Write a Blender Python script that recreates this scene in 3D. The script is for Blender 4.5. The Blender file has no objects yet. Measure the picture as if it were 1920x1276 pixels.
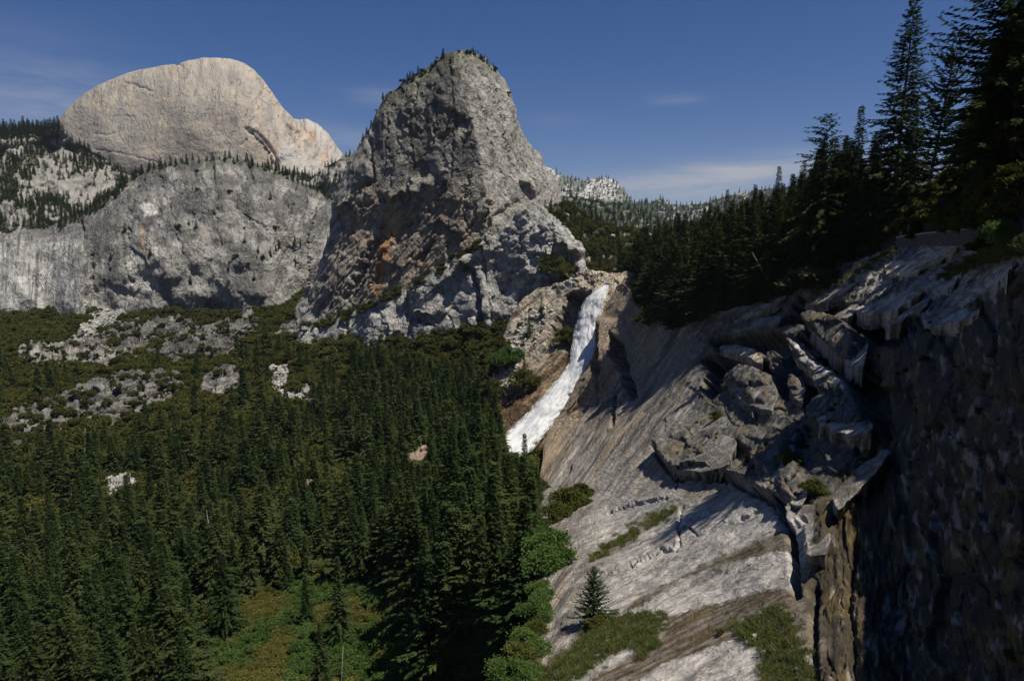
import bpy, math, random
import numpy as np
from mathutils import Vector
R = math.radians
random.seed(7); RNG = np.random.default_rng(7)
scene = bpy.context.scene
# ------------------------------------------------------------------ camera
F = 1321.0                       # focal length in photo pixels (1920 wide)
PITCH = R(7.5)                   # the camera looks slightly down
cam_d = bpy.data.cameras.new('camera'); cam = bpy.data.objects.new('camera', cam_d)
scene.collection.objects.link(cam); scene.camera = cam
cam.location = (0, 0, 0); cam.rotation_euler = (R(90) - PITCH, 0, 0)
cam_d.sensor_width = 36; cam_d.lens = 36 * F / 1920; cam_d.clip_start = .5; cam_d.clip_end = 90000
# ------------------------------------------------------------------ sun and sky
SUN_EL, SUN_AZ = R(66), R(118)   # azimuth measured from the view direction towards the right
sd = Vector((math.sin(SUN_AZ) * math.cos(SUN_EL), math.cos(SUN_AZ) * math.cos(SUN_EL), math.sin(SUN_EL)))
sun_d = bpy.data.lights.new('sun', 'SUN'); sun_d.energy = 4.9; sun_d.angle = R(.53); sun_d.color = (1, .94, .83)
sun = bpy.data.objects.new('sun', sun_d); scene.collection.objects.link(sun)
sun.rotation_euler = (-sd).to_track_quat('-Z', 'Y').to_euler(); sun.location = (200, -100, 500)
world = bpy.data.worlds.new('World'); scene.world = world; world.use_nodes = True
nt = world.node_tree; nt.nodes.clear(); L = nt.links
wo = nt.nodes.new('ShaderNodeOutputWorld'); bg = nt.nodes.new('ShaderNodeBackground'); bg.inputs['Strength'].default_value = .051
sky = nt.nodes.new('ShaderNodeTexSky'); sky.sky_type = 'NISHITA'; sky.sun_disc = False
sky.sun_elevation = SUN_EL; sky.sun_rotation = SUN_AZ; sky.altitude = 1800; sky.air_density = 1.0; sky.dust_density = .25; sky.ozone_density = 2.2
hs = nt.nodes.new('ShaderNodeHueSaturation'); hs.inputs['Saturation'].default_value = 1.32; hs.inputs['Value'].default_value = 1.0
tint = nt.nodes.new('ShaderNodeMix'); tint.data_type = 'RGBA'; tint.blend_type = 'MULTIPLY'; tint.inputs['Factor'].default_value = 1; tint.inputs['B'].default_value = (1.05, .95, 1.06, 1)
L.new(sky.outputs[0], tint.inputs['A']); L.new(tint.outputs['Result'], hs.inputs['Color'])
tc = nt.nodes.new('ShaderNodeTexCoord')
def pixdir(px, py):
    X = (px - 960) / F; Y = -(py - 638) / F
    v = Vector((X, math.cos(PITCH) + Y * math.sin(PITCH), -math.sin(PITCH) + Y * math.cos(PITCH)))
    return v.normalized()
def wn(t, **kw):
    n = nt.nodes.new(t)
    for k, v in kw.items(): setattr(n, k, v)
    return n
def wmath(op, a, b=None):
    n = wn('ShaderNodeMath', operation=op)
    for i, s in enumerate((a, b)):
        if s is None: continue
        if isinstance(s, (int, float)): n.inputs[i].default_value = s
        else: L.new(s, n.inputs[i])
    return n.outputs[0]
# thin cirrus: wispy noise kept to a few places of the sky
mp = wn('ShaderNodeMapping'); mp.inputs['Scale'].default_value = (5, 5, 34); mp.inputs['Rotation'].default_value = (0, R(-9), 0)
L.new(tc.outputs['Generated'], mp.inputs['Vector'])
cn = wn('ShaderNodeTexNoise'); cn.inputs['Scale'].default_value = 1.3; cn.inputs['Detail'].default_value = 7; cn.inputs['Roughness'].default_value = .62; cn.inputs['Distortion'].default_value = .6
L.new(mp.outputs[0], cn.inputs['Vector'])
cloud = None
def wvec(op, a, b):
    n = wn('ShaderNodeVectorMath', operation=op)
    for i, s in enumerate((a, b)):
        if isinstance(s, (tuple, list, Vector)): n.inputs[i].default_value = tuple(s)
        else: L.new(s, n.inputs[i])
    return n
for (px, py, w, h, amt, tilt) in [(1290, 345, 270, 30, .75, -.09), (1420, 318, 160, 22, .65, -.12), (90, 190, 130, 40, .45, .0), (30, 120, 160, 60, .14, .1), (660, 262, 75, 22, .42, .25), (707, 180, 50, 15, .30, .05),
                          (1235, 186, 28, 9, .2, 0), (1285, 184, 34, 11, .2, 0), (1040, 228, 60, 13, .16, 0), (1250, 375, 300, 22, .32, 0)]:
    d = pixdir(px, py); rgt = Vector((1, 0, 0)); rgt = (rgt - d * rgt.dot(d)).normalized(); up = rgt.cross(d)
    rg2 = rgt * math.cos(tilt) - up * math.sin(tilt); up2 = rgt * math.sin(tilt) + up * math.cos(tilt)
    a = wvec('DOT_PRODUCT', wvec('SUBTRACT', tc.outputs['Generated'], d).outputs[0], rg2 * (F / w)).outputs['Value']
    b = wvec('DOT_PRODUCT', wvec('SUBTRACT', tc.outputs['Generated'], d).outputs[0], up2 * (F / h)).outputs['Value']
    r2 = wmath('ADD', wmath('MULTIPLY', a, a), wmath('MULTIPLY', b, b))
    g = wmath('MULTIPLY', wmath('EXPONENT', wmath('MULTIPLY', r2, -1.0)), amt)
    front = wmath('GREATER_THAN', wvec('DOT_PRODUCT', tc.outputs['Generated'], d).outputs['Value'], 0)
    g = wmath('MULTIPLY', g, front)
    cloud = g if cloud is None else wmath('ADD', cloud, g)
mr = wn('ShaderNodeMapRange'); mr.inputs['From Min'].default_value = .36; mr.inputs['From Max'].default_value = .72
L.new(cn.outputs[0], mr.inputs['Value'])
cl = wmath('MULTIPLY', cloud, mr.outputs[0])
cl = wmath('ADD', cl, wmath('MULTIPLY', cloud, .18))
mixc = wn('ShaderNodeMix', data_type='RGBA'); mixc.clamp_factor = True
L.new(cl, mixc.inputs['Factor']); L.new(hs.outputs[0], mixc.inputs['A']); mixc.inputs['B'].default_value = (6.2, 6.6, 7.6, 1)
L.new(mixc.outputs['Result'], bg.inputs['Color']); L.new(bg.outputs[0], wo.inputs[0])
scene.view_settings.view_transform = 'Standard'; scene.view_settings.look = 'None'; scene.view_settings.exposure = .27; scene.view_settings.gamma = 1
scene.cycles.max_bounces = 5; scene.cycles.diffuse_bounces = 2; scene.cycles.transparent_max_bounces = 12

# ------------------------------------------------------------------ helpers: objects and tags
COL = scene.collection
def tag(o, label=None, cat=None, group=None, kind=None):
    if label: o['label'] = label
    if cat: o['category'] = cat
    if group: o['group'] = group
    if kind: o['kind'] = kind
    return o
def ray(px, py, y):
    X = (np.asarray(px, float) - 960) / F; Y = -(np.asarray(py, float) - 638) / F
    dy = math.cos(PITCH) + Y * math.sin(PITCH); dz = -math.sin(PITCH) + Y * math.cos(PITCH)
    s = y / dy
    return np.stack([X * s, dy * s, dz * s], -1)
# ------------------------------------------------------------------ helpers: noise
def _h(ix, iy, s):
    h = (ix.astype(np.int64) * 374761393 + iy.astype(np.int64) * 668265263 + s * 1442695041) & 0xffffffff
    h = ((h ^ (h >> 13)) * 1274126177) & 0xffffffff
    h = ((h ^ (h >> 16)) * 2246822519) & 0xffffffff
    return ((h ^ (h >> 15)) & 0xffffff) / float(0xffffff)
def vnoise(x, y, s=0):
    ix = np.floor(x); iy = np.floor(y); fx = x - ix; fy = y - iy
    a = _h(ix, iy, s) * 6.2832; b = _h(ix + 1, iy, s) * 6.2832; c = _h(ix, iy + 1, s) * 6.2832; d = _h(ix + 1, iy + 1, s) * 6.2832
    ga = np.cos(a) * fx + np.sin(a) * fy; gb = np.cos(b) * (fx - 1) + np.sin(b) * fy
    gc = np.cos(c) * fx + np.sin(c) * (fy - 1); gd = np.cos(d) * (fx - 1) + np.sin(d) * (fy - 1)
    u = fx * fx * fx * (fx * (fx * 6 - 15) + 10); v = fy * fy * fy * (fy * (fy * 6 - 15) + 10)
    return ((ga * (1 - u) + gb * u) * (1 - v) + (gc * (1 - u) + gd * u) * v) * 1.5
def fbm(x, y, o=5, s=0, g=.5):
    r = 0; a = 1
    for i in range(o):
        r = r + a * vnoise(x, y, s + i * 17); x = x * 2.03 + 5.1; y = y * 2.03 + 1.7; a *= g
    return r
def ridged(x, y, o=4, s=0, g=.5):
    r = 0; a = 1
    for i in range(o):
        r = r + a * (1 - 2.2 * np.abs(vnoise(x, y, s + i * 17))); x = x * 2.07 + 5.1; y = y * 2.07 + 1.7; a *= g
    return r
def worley(x, y, s=0):
    ix = np.floor(x); iy = np.floor(y); f1 = np.full(x.shape, 9.); f2 = np.full(x.shape, 9.)
    r1 = np.zeros(x.shape); r2 = np.zeros(x.shape); dx1 = np.zeros(x.shape); dy1 = np.zeros(x.shape)
    for i in (-1, 0, 1):
        for j in (-1, 0, 1):
            cx = ix + i; cy = iy + j
            ox = cx + _h(cx, cy, s); oy = cy + _h(cx, cy, s + 91)
            d = np.hypot(ox - x, oy - y); m = d < f1
            f2 = np.where(m, f1, np.minimum(f2, d)); f1 = np.where(m, d, f1)
            r1 = np.where(m, _h(cx, cy, s + 7), r1); r2 = np.where(m, _h(cx, cy, s + 13), r2)
            dx1 = np.where(m, x - ox, dx1); dy1 = np.where(m, y - oy, dy1)
    return f1, f2, r1, r2, dx1, dy1
def facet(x, y, s=0, off=.5, tilt=1., crack=.25, cw=.06, warp=.25):
    """angular blocks: each cell a tilted plane, cracks between them"""
    wx = x + warp * fbm(x * 1.3, y * 1.3, 3, s + 51); wy = y + warp * fbm(x * 1.3 + 9, y * 1.3 + 4, 3, s + 52)
    f1, f2, r1, r2, dx, dy = worley(wx, wy, s)
    a = r2 * 6.2832
    return off * (r1 - .5) + tilt * (np.cos(a) * dx + np.sin(a) * dy) - crack * np.exp(-(f2 - f1) / cw)
def rot(x, y, deg):
    c, s = math.cos(R(deg)), math.sin(R(deg)); return x * c + y * s, -x * s + y * c
def ss(a, b, x):
    t = np.clip((x - a) / (b - a), 0, 1); return t * t * (3 - 2 * t)
def poly_d(px, py, pts, closed=False):
    """distance to a polyline, and which side (left of travel, in pixel axes, positive)"""
    best = np.full(px.shape, 1e9); side = np.ones(px.shape); n = len(pts)
    for i in range(n if closed else n - 1):
        ax, ay = pts[i]; bx, by = pts[(i + 1) % n]; vx, vy = bx - ax, by - ay; l2 = vx * vx + vy * vy + 1e-9
        t = np.clip(((px - ax) * vx + (py - ay) * vy) / l2, 0, 1)
        d = np.hypot(px - ax - t * vx, py - ay - t * vy)
        m = d < best; best = np.where(m, d, best)
        side = np.where(m, np.sign(vx * (py - ay) - vy * (px - ax)), side)
    return best, side
def inside(px, py, pts):
    r = np.zeros(px.shape, bool); n = len(pts)
    for i in range(n):
        ax, ay = pts[i]; bx, by = pts[(i + 1) % n]
        if ay == by: continue
        c = ((ay > py) != (by > py)) & (px < (bx - ax) * (py - ay) / (by - ay) + ax)
        r ^= c
    return r
def _sub(px, py, pts, m):
    xs = [p[0] for p in pts]; ys = [p[1] for p in pts]
    return (px > min(xs) - m) & (px < max(xs) + m) & (py > min(ys) - m) & (py < max(ys) + m)
def _warp(x, y, rough, k, s):
    return x + rough * fbm(x / k, y / k, 3, s + 3), y + rough * fbm(x / k + 7, y / k, 3, s + 5)
def pmask(px, py, pts, soft=6, rough=4, s=0):
    """soft ragged mask of a polygon: 1 inside"""
    out = np.zeros(px.shape); bb = _sub(px, py, pts, soft + rough * 3 + 2)
    if bb.any():
        x, y = _warp(px[bb], py[bb], rough, 14, s); d, _ = poly_d(x, y, pts, True); ins = inside(x, y, pts)
        out[bb] = ss(-soft / 2, soft / 2, np.where(ins, d, -d))
    return out
def crack(px, py, pts, w, rough=3, s=0):
    out = np.zeros(px.shape); bb = _sub(px, py, pts, w * 3 + rough * 3)
    if bb.any():
        x, y = _warp(px[bb], py[bb], rough, 11, s); d, _ = poly_d(x, y, pts); out[bb] = np.exp(-(d / w) ** 2)
    return out
def step(px, py, pts, L, rough=4, s=0):
    """1 right on the high side of the line, fading over L pixels; 0 on the other side. High side = clockwise side on screen"""
    out = np.zeros(px.shape); bb = _sub(px, py, pts, L * 4)
    if not bb.any(): return out
    qx, qy = _warp(px[bb], py[bb], rough, 13, s)
    d, sd_ = poly_d(qx, qy, pts); e0 = np.ones(qx.shape)
    for (a, b) in ((pts[0], pts[1]), (pts[-1], pts[-2])):      # fade out past both ends
        ux, uy = b[0] - a[0], b[1] - a[1]; l = math.hypot(ux, uy); t = ((qx - a[0]) * ux + (qy - a[1]) * uy) / l
        e0 = e0 * ss(-1, min(14, l * .5), t)
    out[bb] = np.where(sd_ > 0, np.exp(-d / L), 0) * e0
    return out
def saw(v): return v - np.floor(v)
def mixc3(a, b, m):
    return a + (np.asarray(b, float) - a) * np.asarray(m)[..., None]
def interp(tab):
    xs = np.array([p[0] for p in tab], float); ys = np.array([p[1] for p in tab], float)
    return lambda x: np.interp(x, xs, ys)
def table(pxs, pys, D, blur=2):
    """smooth depth field from a coarse table, log scale"""
    pxs = np.array(pxs, float); pys = np.array(pys, float); D = np.log(np.array(D, float))
    gx = np.arange(pxs[0], pxs[-1] + 1, 12.); gy = np.arange(pys[0], pys[-1] + 1, 12.)
    A = np.stack([np.interp(gx, pxs, row) for row in D]); B = np.stack([np.interp(gy, pys, A[:, i]) for i in range(len(gx))], 1)
    for _ in range(blur * 3):
        P_ = np.pad(B, 1, mode='reflect', reflect_type='odd'); B = (P_[:-2, 1:-1] + P_[2:, 1:-1] + P_[1:-1, :-2] + P_[1:-1, 2:] + 2 * P_[1:-1, 1:-1]) / 6
    def f(px, py):
        u = np.clip((px - gx[0]) / 12, 0, len(gx) - 1.001); v = np.clip((py - gy[0]) / 12, 0, len(gy) - 1.001)
        i = u.astype(int); j = v.astype(int); fu = u - i; fv = v - j
        # smooth (quadratic-like) blending
        return np.exp((B[j, i] * (1 - fu) + B[j, i + 1] * fu) * (1 - fv) + (B[j + 1, i] * (1 - fu) + B[j + 1, i + 1] * fu) * fv)
    return f
# ------------------------------------------------------------------ helpers: terrain sheets
def mesh_grid(name, P, C, UV, SC, mat, wrap_back=None):
    ny, nx = P.shape[:2]
    idx = np.arange(nx * ny).reshape(ny, nx)
    q = np.stack([idx[:-1, :-1], idx[:-1, 1:], idx[1:, 1:], idx[1:, :-1]], -1).reshape(-1, 4)
    me = bpy.data.meshes.new(name)
    me.vertices.add(nx * ny); me.vertices.foreach_set('co', P.reshape(-1).astype(np.float32))
    me.loops.add(q.size); me.loops.foreach_set('vertex_index', q.reshape(-1).astype(np.int32))
    me.polygons.add(len(q)); me.polygons.foreach_set('loop_start', np.arange(0, q.size, 4, dtype=np.int32)); me.polygons.foreach_set('loop_total', np.full(len(q), 4, np.int32))
    me.polygons.foreach_set('use_smooth', np.ones(len(q), bool))
    me.update(calc_edges=True)
    a = me.attributes.new('Col', 'FLOAT_COLOR', 'POINT'); cc = np.concatenate([C.reshape(-1, 3), np.ones((nx * ny, 1))], 1); a.data.foreach_set('color', cc.reshape(-1).astype(np.float32))
    a = me.attributes.new('flow', 'FLOAT_VECTOR', 'POINT'); uv = np.concatenate([UV.reshape(-1, 2), np.zeros((nx * ny, 1))], 1); a.data.foreach_set('vector', uv.reshape(-1).astype(np.float32))
    a = me.attributes.new('sc', 'FLOAT', 'POINT'); a.data.foreach_set('value', SC.reshape(-1).astype(np.float32))
    me.materials.append(mat)
    o = bpy.data.objects.new(name, me); COL.objects.link(o); tag(o, kind='structure'); return o
SHEETS = {}
def normals(P):
    du = np.gradient(P, axis=1); dv = np.gradient(P, axis=0); n = np.cross(du, dv); n /= np.linalg.norm(n, axis=-1, keepdims=True) + 1e-9
    return n
def blurg(A, k):
    for _ in range(k):
        P_ = np.pad(A, ((1, 1), (1, 1)) + ((0, 0),) * (A.ndim - 2), mode='edge'); A = (P_[:-2, 1:-1] + P_[2:, 1:-1] + P_[1:-1, :-2] + P_[1:-1, 2:] + 2 * P_[1:-1, 1:-1]) / 6
    return A
def sheet(key, name, mat, x0, x1, dx, top, bot, dy, depth, disp, color, back=None, left=None, right=None, label=None, cap=.6, jag=2.0, uvf=None):
    """a rock face or slope: columns between bot(px) and top(px); depth(px,py,t); disp in photo pixels along the normal"""
    xs = np.arange(x0, x1 + .1, dx); T_, B_ = top(xs), bot(xs)
    T_ = T_ + jag * fbm(xs / 22, xs * 0 + 3.3, 5, hash(key) % 97 if False else len(key) * 7)
    ny = int(np.max(B_ - T_) / dy) + 2; t = np.linspace(0, 1, ny)[:, None]
    PY = B_[None] + (T_ - B_)[None] * t; PX = np.repeat(xs[None], ny, 0)
    T2 = np.repeat(t, len(xs), 1)
    D = depth(PX, PY, T2); P = ray(PX, PY, D)
    N = normals(blurg(P, 6)); view = -P / np.linalg.norm(P, axis=-1, keepdims=True)
    s = np.sign((N * view).sum(-1, keepdims=True)); s[s == 0] = 1; N = N * s
    N = N * .65 + view * .35; N /= np.linalg.norm(N, axis=-1, keepdims=True)
    sc = D / F
    h = disp(PX, PY, T2)
    P2 = P + N * (h * sc)[..., None]
    C = np.clip(color(PX, PY, T2, h), .004, .9)
    UV = np.stack([PX / 100, PY / 100], -1) if uvf is None else uvf(PX, PY)
    SHEETS[key] = dict(xs=xs, B=B_, T=T_, P=P2.copy(), ny=ny, N=N)
    def ext(P2, C, UV, sc, axis, end, steps):
        e = {('v', 1): P2[-1:], ('h', 0): P2[:, :1], ('h', 1): P2[:, -1:]}[(axis, end)]
        hd_ = e[..., :2] / (np.linalg.norm(e[..., :2], axis=-1, keepdims=True) + 1e-9)      # away from the valley's middle, level
        add = [e + np.concatenate([hd_ * v[1] + np.stack([hd_[..., 1], -hd_[..., 0]], -1) * v[0], np.full(e.shape[:-1] + (1,), float(v[2]))], -1) for v in steps]
        if axis == 'h' and end == 0: add = add[::-1]
        ax = 0 if axis == 'v' else 1
        def grow(A, blocks):
            e = {('v', 1): A[-1:], ('h', 0): A[:, :1], ('h', 1): A[:, -1:]}[(axis, end)]
            bl = blocks if blocks is not None else [e] * len(steps)
            return np.concatenate([A] + bl if end == 1 else bl + [A], ax)
        U2 = grow(UV, None)
        if axis == 'v':
            for k in range(len(steps)): U2[-(len(steps) - k)] = UV[-1] + np.array([0, -.12 * (k + 1)])
        return grow(P2, add), grow(C, None), U2, grow(sc, None)
    if back: P2, C, UV, sc = ext(P2, C, UV, sc, 'v', 1, back)
    if left: P2, C, UV, sc = ext(P2, C, UV, sc, 'h', 0, left)
    if right: P2, C, UV, sc = ext(P2, C, UV, sc, 'h', 1, right)
    o = mesh_grid(name, P2, C, UV, sc, mat)
    if label: o['label'] = label
    return o
def backs(y, z, n=6, r=.35):
    """a rounded-over far side: first back, then down"""
    out = []
    for k in range(1, n + 1):
        a = k / n * math.pi / 2; out.append((0, y * math.sin(a), -z * (1 - math.cos(a)) - 1e-3))
    return out
def at(key, px, py):
    S = SHEETS[key]; i = int(round((px - S['xs'][0]) / (S['xs'][1] - S['xs'][0]))); i = max(0, min(len(S['xs']) - 1, i))
    t = (py - S['B'][i]) / (S['T'][i] - S['B'][i]); j = int(round(t * (S['ny'] - 1)))
    if j < 0 or j >= S['ny']: j = max(0, min(S['ny'] - 1, j))
    return Vector(S['P'][j, i])
# ------------------------------------------------------------------ materials
def new_mat(name):
    m = bpy.data.materials.new(name); m.use_nodes = True; n = m.node_tree; n.nodes.clear()
    out = n.nodes.new('ShaderNodeOutputMaterial'); return m, n, out
def N_(n, t, **kw):
    a = n.nodes.new(t)
    for k, v in kw.items():
        if k in a.inputs.keys(): a.inputs[k].default_value = v
        else: setattr(a, k, v)
    return a
def rock_mat(name, stretch=(1, 1), ang=0, fine=26., bump=.5, speck=.35, rough=.9, fleck=.5, obj=0.):
    m, n, out = new_mat(name); k = n.links
    col = N_(n, 'ShaderNodeAttribute', attribute_name='Col'); fl = N_(n, 'ShaderNodeAttribute', attribute_name='flow'); sc = N_(n, 'ShaderNodeAttribute', attribute_name='sc')
    mp = N_(n, 'ShaderNodeMapping'); mp.inputs['Rotation'].default_value = (0, 0, R(ang)); mp.inputs['Scale'].default_value = (stretch[0], stretch[1], 1)
    k.new(fl.outputs['Vector'], mp.inputs['Vector'])
    n1 = N_(n, 'ShaderNodeTexNoise'); n1.inputs['Scale'].default_value = fine; n1.inputs['Detail'].default_value = 5; n1.inputs['Roughness'].default_value = .65; n1.inputs['Distortion'].default_value = .4
    n2 = N_(n, 'ShaderNodeTexNoise'); n2.inputs['Scale'].default_value = fine * .22; n2.inputs['Detail'].default_value = 6; n2.inputs['Roughness'].default_value = .6; n2.inputs['Distortion'].default_value = .8
    vo = N_(n, 'ShaderNodeTexNoise'); vo.inputs['Scale'].default_value = fine * .16; vo.inputs['Detail'].default_value = 4; vo.inputs['Roughness'].default_value = .5; vo.inputs['Distortion'].default_value = .3
    wv = N_(n, 'ShaderNodeVectorMath', operation='ADD'); ws = N_(n, 'ShaderNodeVectorMath', operation='SCALE'); ws.inputs['Scale'].default_value = .05
    k.new(mp.outputs[0], n1.inputs['Vector']); k.new(mp.outputs[0], n2.inputs['Vector'])
    k.new(n2.outputs['Color'], ws.inputs[0]); k.new(mp.outputs[0], wv.inputs[0]); k.new(ws.outputs[0], wv.inputs[1]); k.new(wv.outputs[0], vo.inputs['Vector'])
    r1 = N_(n, 'ShaderNodeMapRange'); r1.inputs['From Min'].default_value = .3; r1.inputs['From Max'].default_value = .7; r1.inputs['To Min'].default_value = 1 - speck; r1.inputs['To Max'].default_value = 1 + speck
    k.new(n1.outputs[0], r1.inputs['Value'])
    r2 = N_(n, 'ShaderNodeMapRange'); r2.inputs['From Min'].default_value = .3; r2.inputs['From Max'].default_value = .7; r2.inputs['To Min'].default_value = 1 - speck * .7; r2.inputs['To Max'].default_value = 1 + speck * .7
    k.new(n2.outputs[0], r2.inputs['Value'])
    mu = N_(n, 'ShaderNodeMath', operation='MULTIPLY'); k.new(r1.outputs[0], mu.inputs[0]); k.new(r2.outputs[0], mu.inputs[1])
    vm = N_(n, 'ShaderNodeVectorMath', operation='SCALE'); k.new(col.outputs['Color'], vm.inputs[0]); k.new(mu.outputs[0], vm.inputs['Scale'])
    # darkened cracks and dark flecks, only here and there
    vo2 = N_(n, 'ShaderNodeTexNoise'); vo2.inputs['Scale'].default_value = fine * .12; vo2.inputs['Detail'].default_value = 3.5; vo2.inputs['Roughness'].default_value = .55; k.new(wv.outputs[0], vo2.inputs['Vector'])
    vs = N_(n, 'ShaderNodeMath', operation='SUBTRACT'); vs.inputs[1].default_value = .5; k.new(vo2.outputs[0], vs.inputs[0]); vt = N_(n, 'ShaderNodeMath', operation='ABSOLUTE'); k.new(vs.outputs[0], vt.inputs[0])
    n3 = N_(n, 'ShaderNodeTexNoise'); n3.inputs['Scale'].default_value = fine * .5; n3.inputs['Detail'].default_value = 3; n3.inputs['Roughness'].default_value = .7; n3.inputs['Distortion'].default_value = 1.2; k.new(mp.outputs[0], n3.inputs['Vector'])
    n4 = N_(n, 'ShaderNodeTexNoise'); n4.inputs['Scale'].default_value = fine * .09; n4.inputs['Detail'].default_value = 3; k.new(mp.outputs[0], n4.inputs['Vector'])
    fk = N_(n, 'ShaderNodeMapRange'); fk.inputs['From Min'].default_value = .60; fk.inputs['From Max'].default_value = .68; k.new(n3.outputs[0], fk.inputs['Value'])
    c1 = N_(n, 'ShaderNodeMapRange'); c1.inputs['From Min'].default_value = .011; c1.inputs['From Max'].default_value = .003; k.new(vt.outputs[0], c1.inputs['Value'])
    gt = N_(n, 'ShaderNodeMapRange'); gt.inputs['From Min'].default_value = .50; gt.inputs['From Max'].default_value = .58; k.new(n4.outputs[0], gt.inputs['Value'])
    c2 = N_(n, 'ShaderNodeMath', operation='MULTIPLY'); k.new(c1.outputs[0], c2.inputs[0]); k.new(gt.outputs[0], c2.inputs[1])
    dk = N_(n, 'ShaderNodeMath', operation='MAXIMUM'); k.new(c2.outputs[0], dk.inputs[0]); k.new(fk.outputs[0], dk.inputs[1])
    dm = N_(n, 'ShaderNodeMath', operation='MULTIPLY_ADD'); dm.inputs[1].default_value = -fleck; dm.inputs[2].default_value = 1.0; k.new(dk.outputs[0], dm.inputs[0])
    vm2 = N_(n, 'ShaderNodeVectorMath', operation='SCALE'); k.new(vm.outputs[0], vm2.inputs[0]); k.new(dm.outputs[0], vm2.inputs['Scale']); vm = vm2
    # height: noise + hairline cracks
    vr = N_(n, 'ShaderNodeMapRange'); vr.inputs['From Min'].default_value = 0; vr.inputs['From Max'].default_value = .02; va = N_(n, 'ShaderNodeMath', operation='SUBTRACT'); va.inputs[1].default_value = .47; k.new(vo.outputs[0], va.inputs[0]); vb = N_(n, 'ShaderNodeMath', operation='ABSOLUTE'); k.new(va.outputs[0], vb.inputs[0]); k.new(vb.outputs[0], vr.inputs['Value'])
    h1 = N_(n, 'ShaderNodeMath', operation='MULTIPLY_ADD'); h1.inputs[1].default_value = 2.2; k.new(n2.outputs[0], h1.inputs[0]); k.new(n1.outputs[0], h1.inputs[2])
    h2 = N_(n, 'ShaderNodeMath', operation='MULTIPLY_ADD'); h2.inputs[1].default_value = .5; k.new(vr.outputs[0], h2.inputs[0]); k.new(h1.outputs[0], h2.inputs[2])
    h3 = N_(n, 'ShaderNodeMath', operation='MULTIPLY_ADD'); h3.inputs[1].default_value = -1.1; k.new(dk.outputs[0], h3.inputs[0]); k.new(h2.outputs[0], h3.inputs[2]); h2 = h3
    if obj:      # detail fixed to the rock itself, so steep faces are not smeared
        to = N_(n, 'ShaderNodeTexCoord'); n5 = N_(n, 'ShaderNodeTexNoise'); n5.inputs['Scale'].default_value = obj; n5.inputs['Detail'].default_value = 9; n5.inputs['Roughness'].default_value = .62; n5.inputs['Distortion'].default_value = .5; k.new(to.outputs['Object'], n5.inputs['Vector'])
        r5 = N_(n, 'ShaderNodeMapRange'); r5.inputs['From Min'].default_value = .32; r5.inputs['From Max'].default_value = .68; r5.inputs['To Min'].default_value = .55; r5.inputs['To Max'].default_value = 1.4; k.new(n5.outputs[0], r5.inputs['Value'])
        vm3 = N_(n, 'ShaderNodeVectorMath', operation='SCALE'); k.new(vm.outputs[0], vm3.inputs[0]); k.new(r5.outputs[0], vm3.inputs['Scale']); vm = vm3
        h5 = N_(n, 'ShaderNodeMath', operation='MULTIPLY_ADD'); h5.inputs[1].default_value = 5.; k.new(n5.outputs[0], h5.inputs[0]); k.new(h2.outputs[0], h5.inputs[2]); h2 = h5
    bs = N_(n, 'ShaderNodeMath', operation='MULTIPLY'); bs.inputs[1].default_value = 9.0 * bump; k.new(sc.outputs['Fac'], bs.inputs[0])
    bp = N_(n, 'ShaderNodeBump'); bp.inputs['Strength'].default_value = .8; k.new(bs.outputs[0], bp.inputs['Distance']); k.new(h2.outputs[0], bp.inputs['Height'])
    p = N_(n, 'ShaderNodeBsdfPrincipled'); p.inputs['Roughness'].default_value = rough; p.inputs['Specular IOR Level'].default_value = .25
    k.new(vm.outputs[0], p.inputs['Base Color']); k.new(bp.outputs[0], p.inputs['Normal']); k.new(p.outputs[0], out.inputs[0])
    return m
def leaf_mat(name, c1, c2, trans=.25, var=.25):
    m, n, out = new_mat(name); k = n.links
    oi = N_(n, 'ShaderNodeObjectInfo'); tcn = N_(n, 'ShaderNodeTexCoord')
    ns = N_(n, 'ShaderNodeTexNoise'); ns.inputs['Scale'].default_value = .55; ns.inputs['Detail'].default_value = 3; k.new(tcn.outputs['Object'], ns.inputs['Vector'])
    ad = N_(n, 'ShaderNodeMath', operation='MULTIPLY_ADD'); ad.inputs[1].default_value = .65; k.new(oi.outputs['Random'], ad.inputs[0])
    r = N_(n, 'ShaderNodeMapRange'); r.inputs['From Min'].default_value = .3; r.inputs['From Max'].default_value = .7; r.inputs['To Min'].default_value = -.1; r.inputs['To Max'].default_value = .45
    k.new(ns.outputs[0], r.inputs['Value']); k.new(r.outputs[0], ad.inputs[2])
    mx = N_(n, 'ShaderNodeMix', data_type='RGBA'); mx.inputs['A'].default_value = (*c1, 1); mx.inputs['B'].default_value = (*c2, 1); k.new(ad.outputs[0], mx.inputs['Factor'])
    d = N_(n, 'ShaderNodeBsdfDiffuse'); t = N_(n, 'ShaderNodeBsdfTranslucent'); ms = N_(n, 'ShaderNodeMixShader'); ms.inputs[0].default_value = trans
    k.new(mx.outputs['Result'], d.inputs[0]); k.new(mx.outputs['Result'], t.inputs[0]); k.new(d.outputs[0], ms.inputs[1]); k.new(t.outputs[0], ms.inputs[2]); k.new(ms.outputs[0], out.inputs[0])
    return m
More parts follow.
